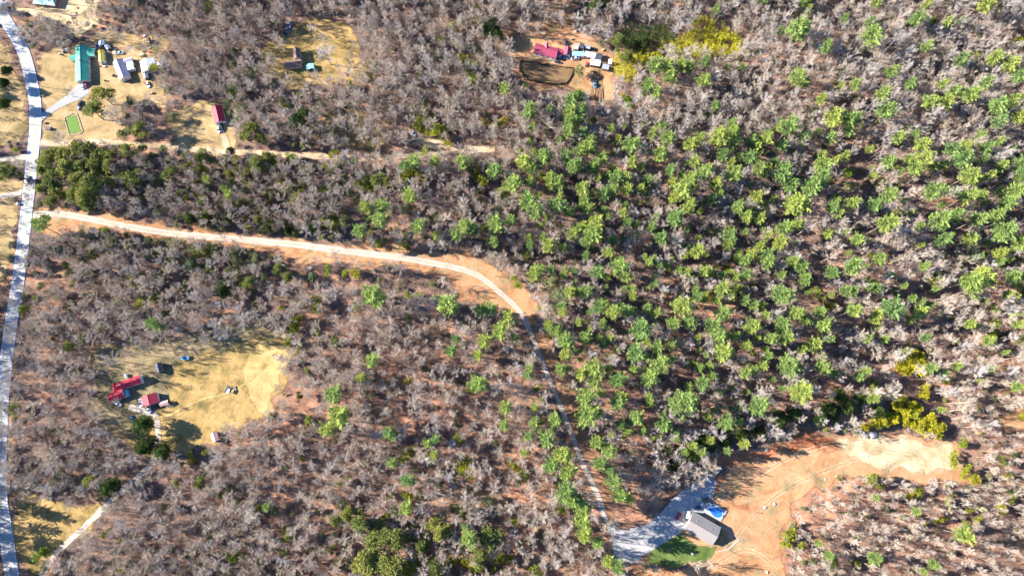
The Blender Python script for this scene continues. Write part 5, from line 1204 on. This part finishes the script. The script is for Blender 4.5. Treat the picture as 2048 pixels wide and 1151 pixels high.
def mower():
    p = G(458, 778, .6); root = empty('garden_swing', (p.x, p.y, float(terr(p.x, p.y))+.1), math.radians(65), 'black and white swing bench with canopy standing alone in the yard', 'swing bench')
    for s in (-1, 1): MB().tube((s*1.9, -1.1, 0), (s*1.9, 0, 2.2), .08, k=5).tube((s*1.9, 1.1, 0), (s*1.9, 0, 2.2), .08, k=5).build('side_frame', 'trim', root)
    MB().box(-2.2, 2.2, -.1, 1.3, 2.2, 2.3).build('canopy', 'dark_metal', root); MB().box(-2.2, .4, -1.3, -.104, 2.2, 2.3).build('canopy_panel', 'roof_white', root)
    MB().box(-1.5, 1.5, -.4, .4, .5, .62).build('seat', 'roof_white', root); MB().box(-1.5, 1.5, .42, .5, .5, 1.2).build('backrest', 'dark_metal', root)
mower()
rock('tree_stump', 'round pale stump right of the swing bench', 470, 778, 1.0, 'pale_timber', 70, 'stump')
def fallen():
    a, b = G(548, 712, .6), G(597, 727, .9); root = empty('fallen_tree', a, 0, 'fallen pale tree with root plate at the rim of the farm yard', 'fallen tree')
    d = b-a; r = random.Random(8)
    MB().tube((0, 0, .1), d*.5, .22, .34, 8, cap=False).tube(d*.5, d, .34, .5, 8).build('trunk', 'wood_log', root)
    e = d.normalized(); m = MB().tube(d, d+e*.9, 1.7, 1.2, 11)
    for i in range(12):
        t = i*.55; q = Vector((-e.y*math.cos(t), e.x*math.cos(t), math.sin(t))); m.tube(d+e*.4, d+q*2.4+e*r.uniform(0, .8), .2, .05, 4)
    m.build('root_plate', 'soil', root)
    for i in range(26):
        f = r.uniform(-.12, .5); p = d*f; q = Vector((r.gauss(-.5, .5), r.gauss(0, 1), r.uniform(0, .7))).normalized()*r.uniform(1.5, 4.2)
        mm = MB().tube(p, p+q, .12, .04, 4)
        for _ in range(5): g = r.random(); mm.tube(p+q*g, p+q*g+Vector(rvec(r, .6)), .05, .02, 3)
        mm.build('branch', 'wood_log', root)
fallen()
ridges('mown_rows', 'mown stripes in the pale strip of the farm yard', (507,810), (490,748), (552,742), (538,815), 15, 'straw_row', .06, .3)
border('swing_frame', 'two thin dark rails in the grass above the swing bench shadow', [(382,768),(384,780)], .1, .3, 'pole_wood', 'rail')

# ------------------------------------------------------------------ tan roofed house and clearing
house('house', 'tan shingle roofed house beside the blue pool', 'house', [(1365,1056),(1425,1091),(1441,1053),(1389,1023)], 3.4, 2.6, 'roof_tan', 'wall_cream', vents=2)
house('porch', 'small white porch at the upper corner of the tan roof', 'porch', [(1372,1036),(1376,1021),(1382,1024),(1379,1036)], 2.6, .5, 'roof_white', 'wall_white', windows=False, over=.1)
def slab(name, quad, label, mat, h, cat=None, kind=None):
    P = [G(*q) for q in quad]; z = max(p.z for p in P)+h; c = P[0].copy(); root = None
    o = MB().prism([(p.x-c.x, p.y-c.y, -.6+0) for p in P][::-1], (0, 0, .6+z-c.z)).build(name, mat, None, (c.x, c.y, c.z))
    return tag(o, label, cat, None, kind)
slab('patio', [(1409,1015),(1424,1004),(1454,1021),(1441,1042),(1409,1024)], 'pale paved patio round the blue pool', 'patio', .45, kind='structure')
def pool():
    p = G(1431, 1023, .6); root = empty('swimming_pool', (p.x, p.y, p.z), math.radians(-28), 'round blue pool set into the pale patio', 'pool')
    m = MB(); n = 26; sh = [(3.9*math.cos(t)+.35*math.cos(3*t), 2.5*math.sin(t)+.3*math.sin(2*t)) for t in (2*math.pi*i/n for i in range(n))]
    m.prism([(a, b, 0) for a, b in sh], (0, 0, .14)).build('water', 'pool_blue', root)
    m = MB()
    for i in range(n):
        a, b = sh[i], sh[(i+1) % n]; m.tube((a[0]*1.06, a[1]*1.08, .12), (b[0]*1.06, b[1]*1.08, .12), .16, k=5)
    m.build('coping', 'trim', root)
    MB().tube((3.9, .3, .1), (3.9, .3, 1.0), .05, k=6).tube((3.9, -.3, .1), (3.9, -.3, 1.0), .05, k=6).box(3.6, 3.9, -.3, .3, .5, .56).build('ladder', 'steel', root)
pool()
vehicle('parked_car', 'bright red car on the concrete driveway', 1357.5, 1031, 6, -8, 'car_red')
vehicle('parked_car', 'black car at the upper corner of the patio', 1419, 1001, 8, 4, 'car_dark')
item('equipment_box', 'dark machinery beside the black car', 'machine', 1409, 1000, 2.4, 1.6, 1.4, 30, 'dark_metal')
item('equipment_box', 'small dark crate on the driveway above the porch', 'crate', 1397, 1014, 1.8, 1.3, 1, 10, 'roof_dark')
item('equipment_box', 'white cooler box left of the black car', 'box', 1404, 1007, 1.2, .9, .8, 50, 'roof_white')
def trailer():
    a, b = G(1417, 960, 1), G(1440, 934, 1); c = (a+b)/2; rz = math.atan2(b.y-a.y, b.x-a.x); L = (b-a).length
    root = empty('flatbed_trailer', (c.x, c.y, float(terr(c.x, c.y))+.3), rz, 'long grey flatbed trailer with pale end rails', 'trailer')
    MB().box(-L/2, L/2, -1.3, 1.3, .7, .9).build('deck', 'roof_grey', root)
    n = int(L/1.1)
    for i in range(n): MB().box(-L/2+.06+i*L/n, -L/2-.06+(i+1)*L/n, -1.2, 1.2, .904, .95).build('plank', 'timber', root)
    for s in (-1, 1):
        MB().box(s*(L/2)-.12, s*(L/2)+.12, -1.45, 1.45, .7, 1.5).build('end_rail', 'trim', root)
        for x in (-.35, -.25): MB().tube((x*L*.9, s*1.1, .4), (x*L*.9, s*1.42, .4), .42, k=12).build('wheel', 'rubber', root)
    MB().prism([(L/2, -.5, .5), (L/2+1.8, 0, .5), (L/2, .5, .5)], (0, 0, .15)).build('hitch', 'steel', root)
trailer()
vehicle('pickup_truck', 'dark pickup behind the flatbed trailer', 1446, 941, 7, -9, 'car_dark', 'pickup')
border('garden_edging', 'thin stone edging curving round the shaded side of the tan house', [(1441,1052),(1462,1063),(1478,1078),(1468,1088),(1455,1098),(1436,1102)], .22, .3, 'stone', 'edging')
for i, (a, b, r, nm) in enumerate([(1530,1014,1.3,'left one of the close pair in the clearing'),(1549,1007,1.2,'right one of the close pair in the clearing'),(1534,1143,1.3,'alone at the bottom edge of the clearing'),(1735,911,.9,'near the pale scraped soil'),(1771,927,.8,'on the pale scraped soil'),(1650,958,.8,'at the lower rim of the clearing'),(1672,952,.6,'smallest, at the rim of the clearing')]):
    rock('boulder', f'white boulder, {nm}', a, b, r*.72, 'stone_white', i+9, group='white boulders in the orange clearing')
rock('boulder', 'big tan boulder under the golden rhododendrons', 1747, 869, 2.4, 'stone', 31)
rock('tree_stump', 'low brown stump pile on the lawn below the tan house', 1341, 1100, .9, 'wall_wood', 33, 'stump')
rock('tree_stump', 'brown stump at the lower edge of the green lawn', 1372, 1130, 1.4, 'wall_wood', 34, 'stump')
rock('boulder', 'pale boulder on the green lawn', 1385, 1107, .9, 'stone', 35)
p = G(1519, 1025, .3); o = MB().tube((-1.3, 0, .3), (1.3, .1, .3), .28, .24, 8).build('log', 'wall_wood', None, (p.x, p.y, float(terr(p.x, p.y))), -.2); tag(o, 'short dark log left of the boulder pair', 'log')
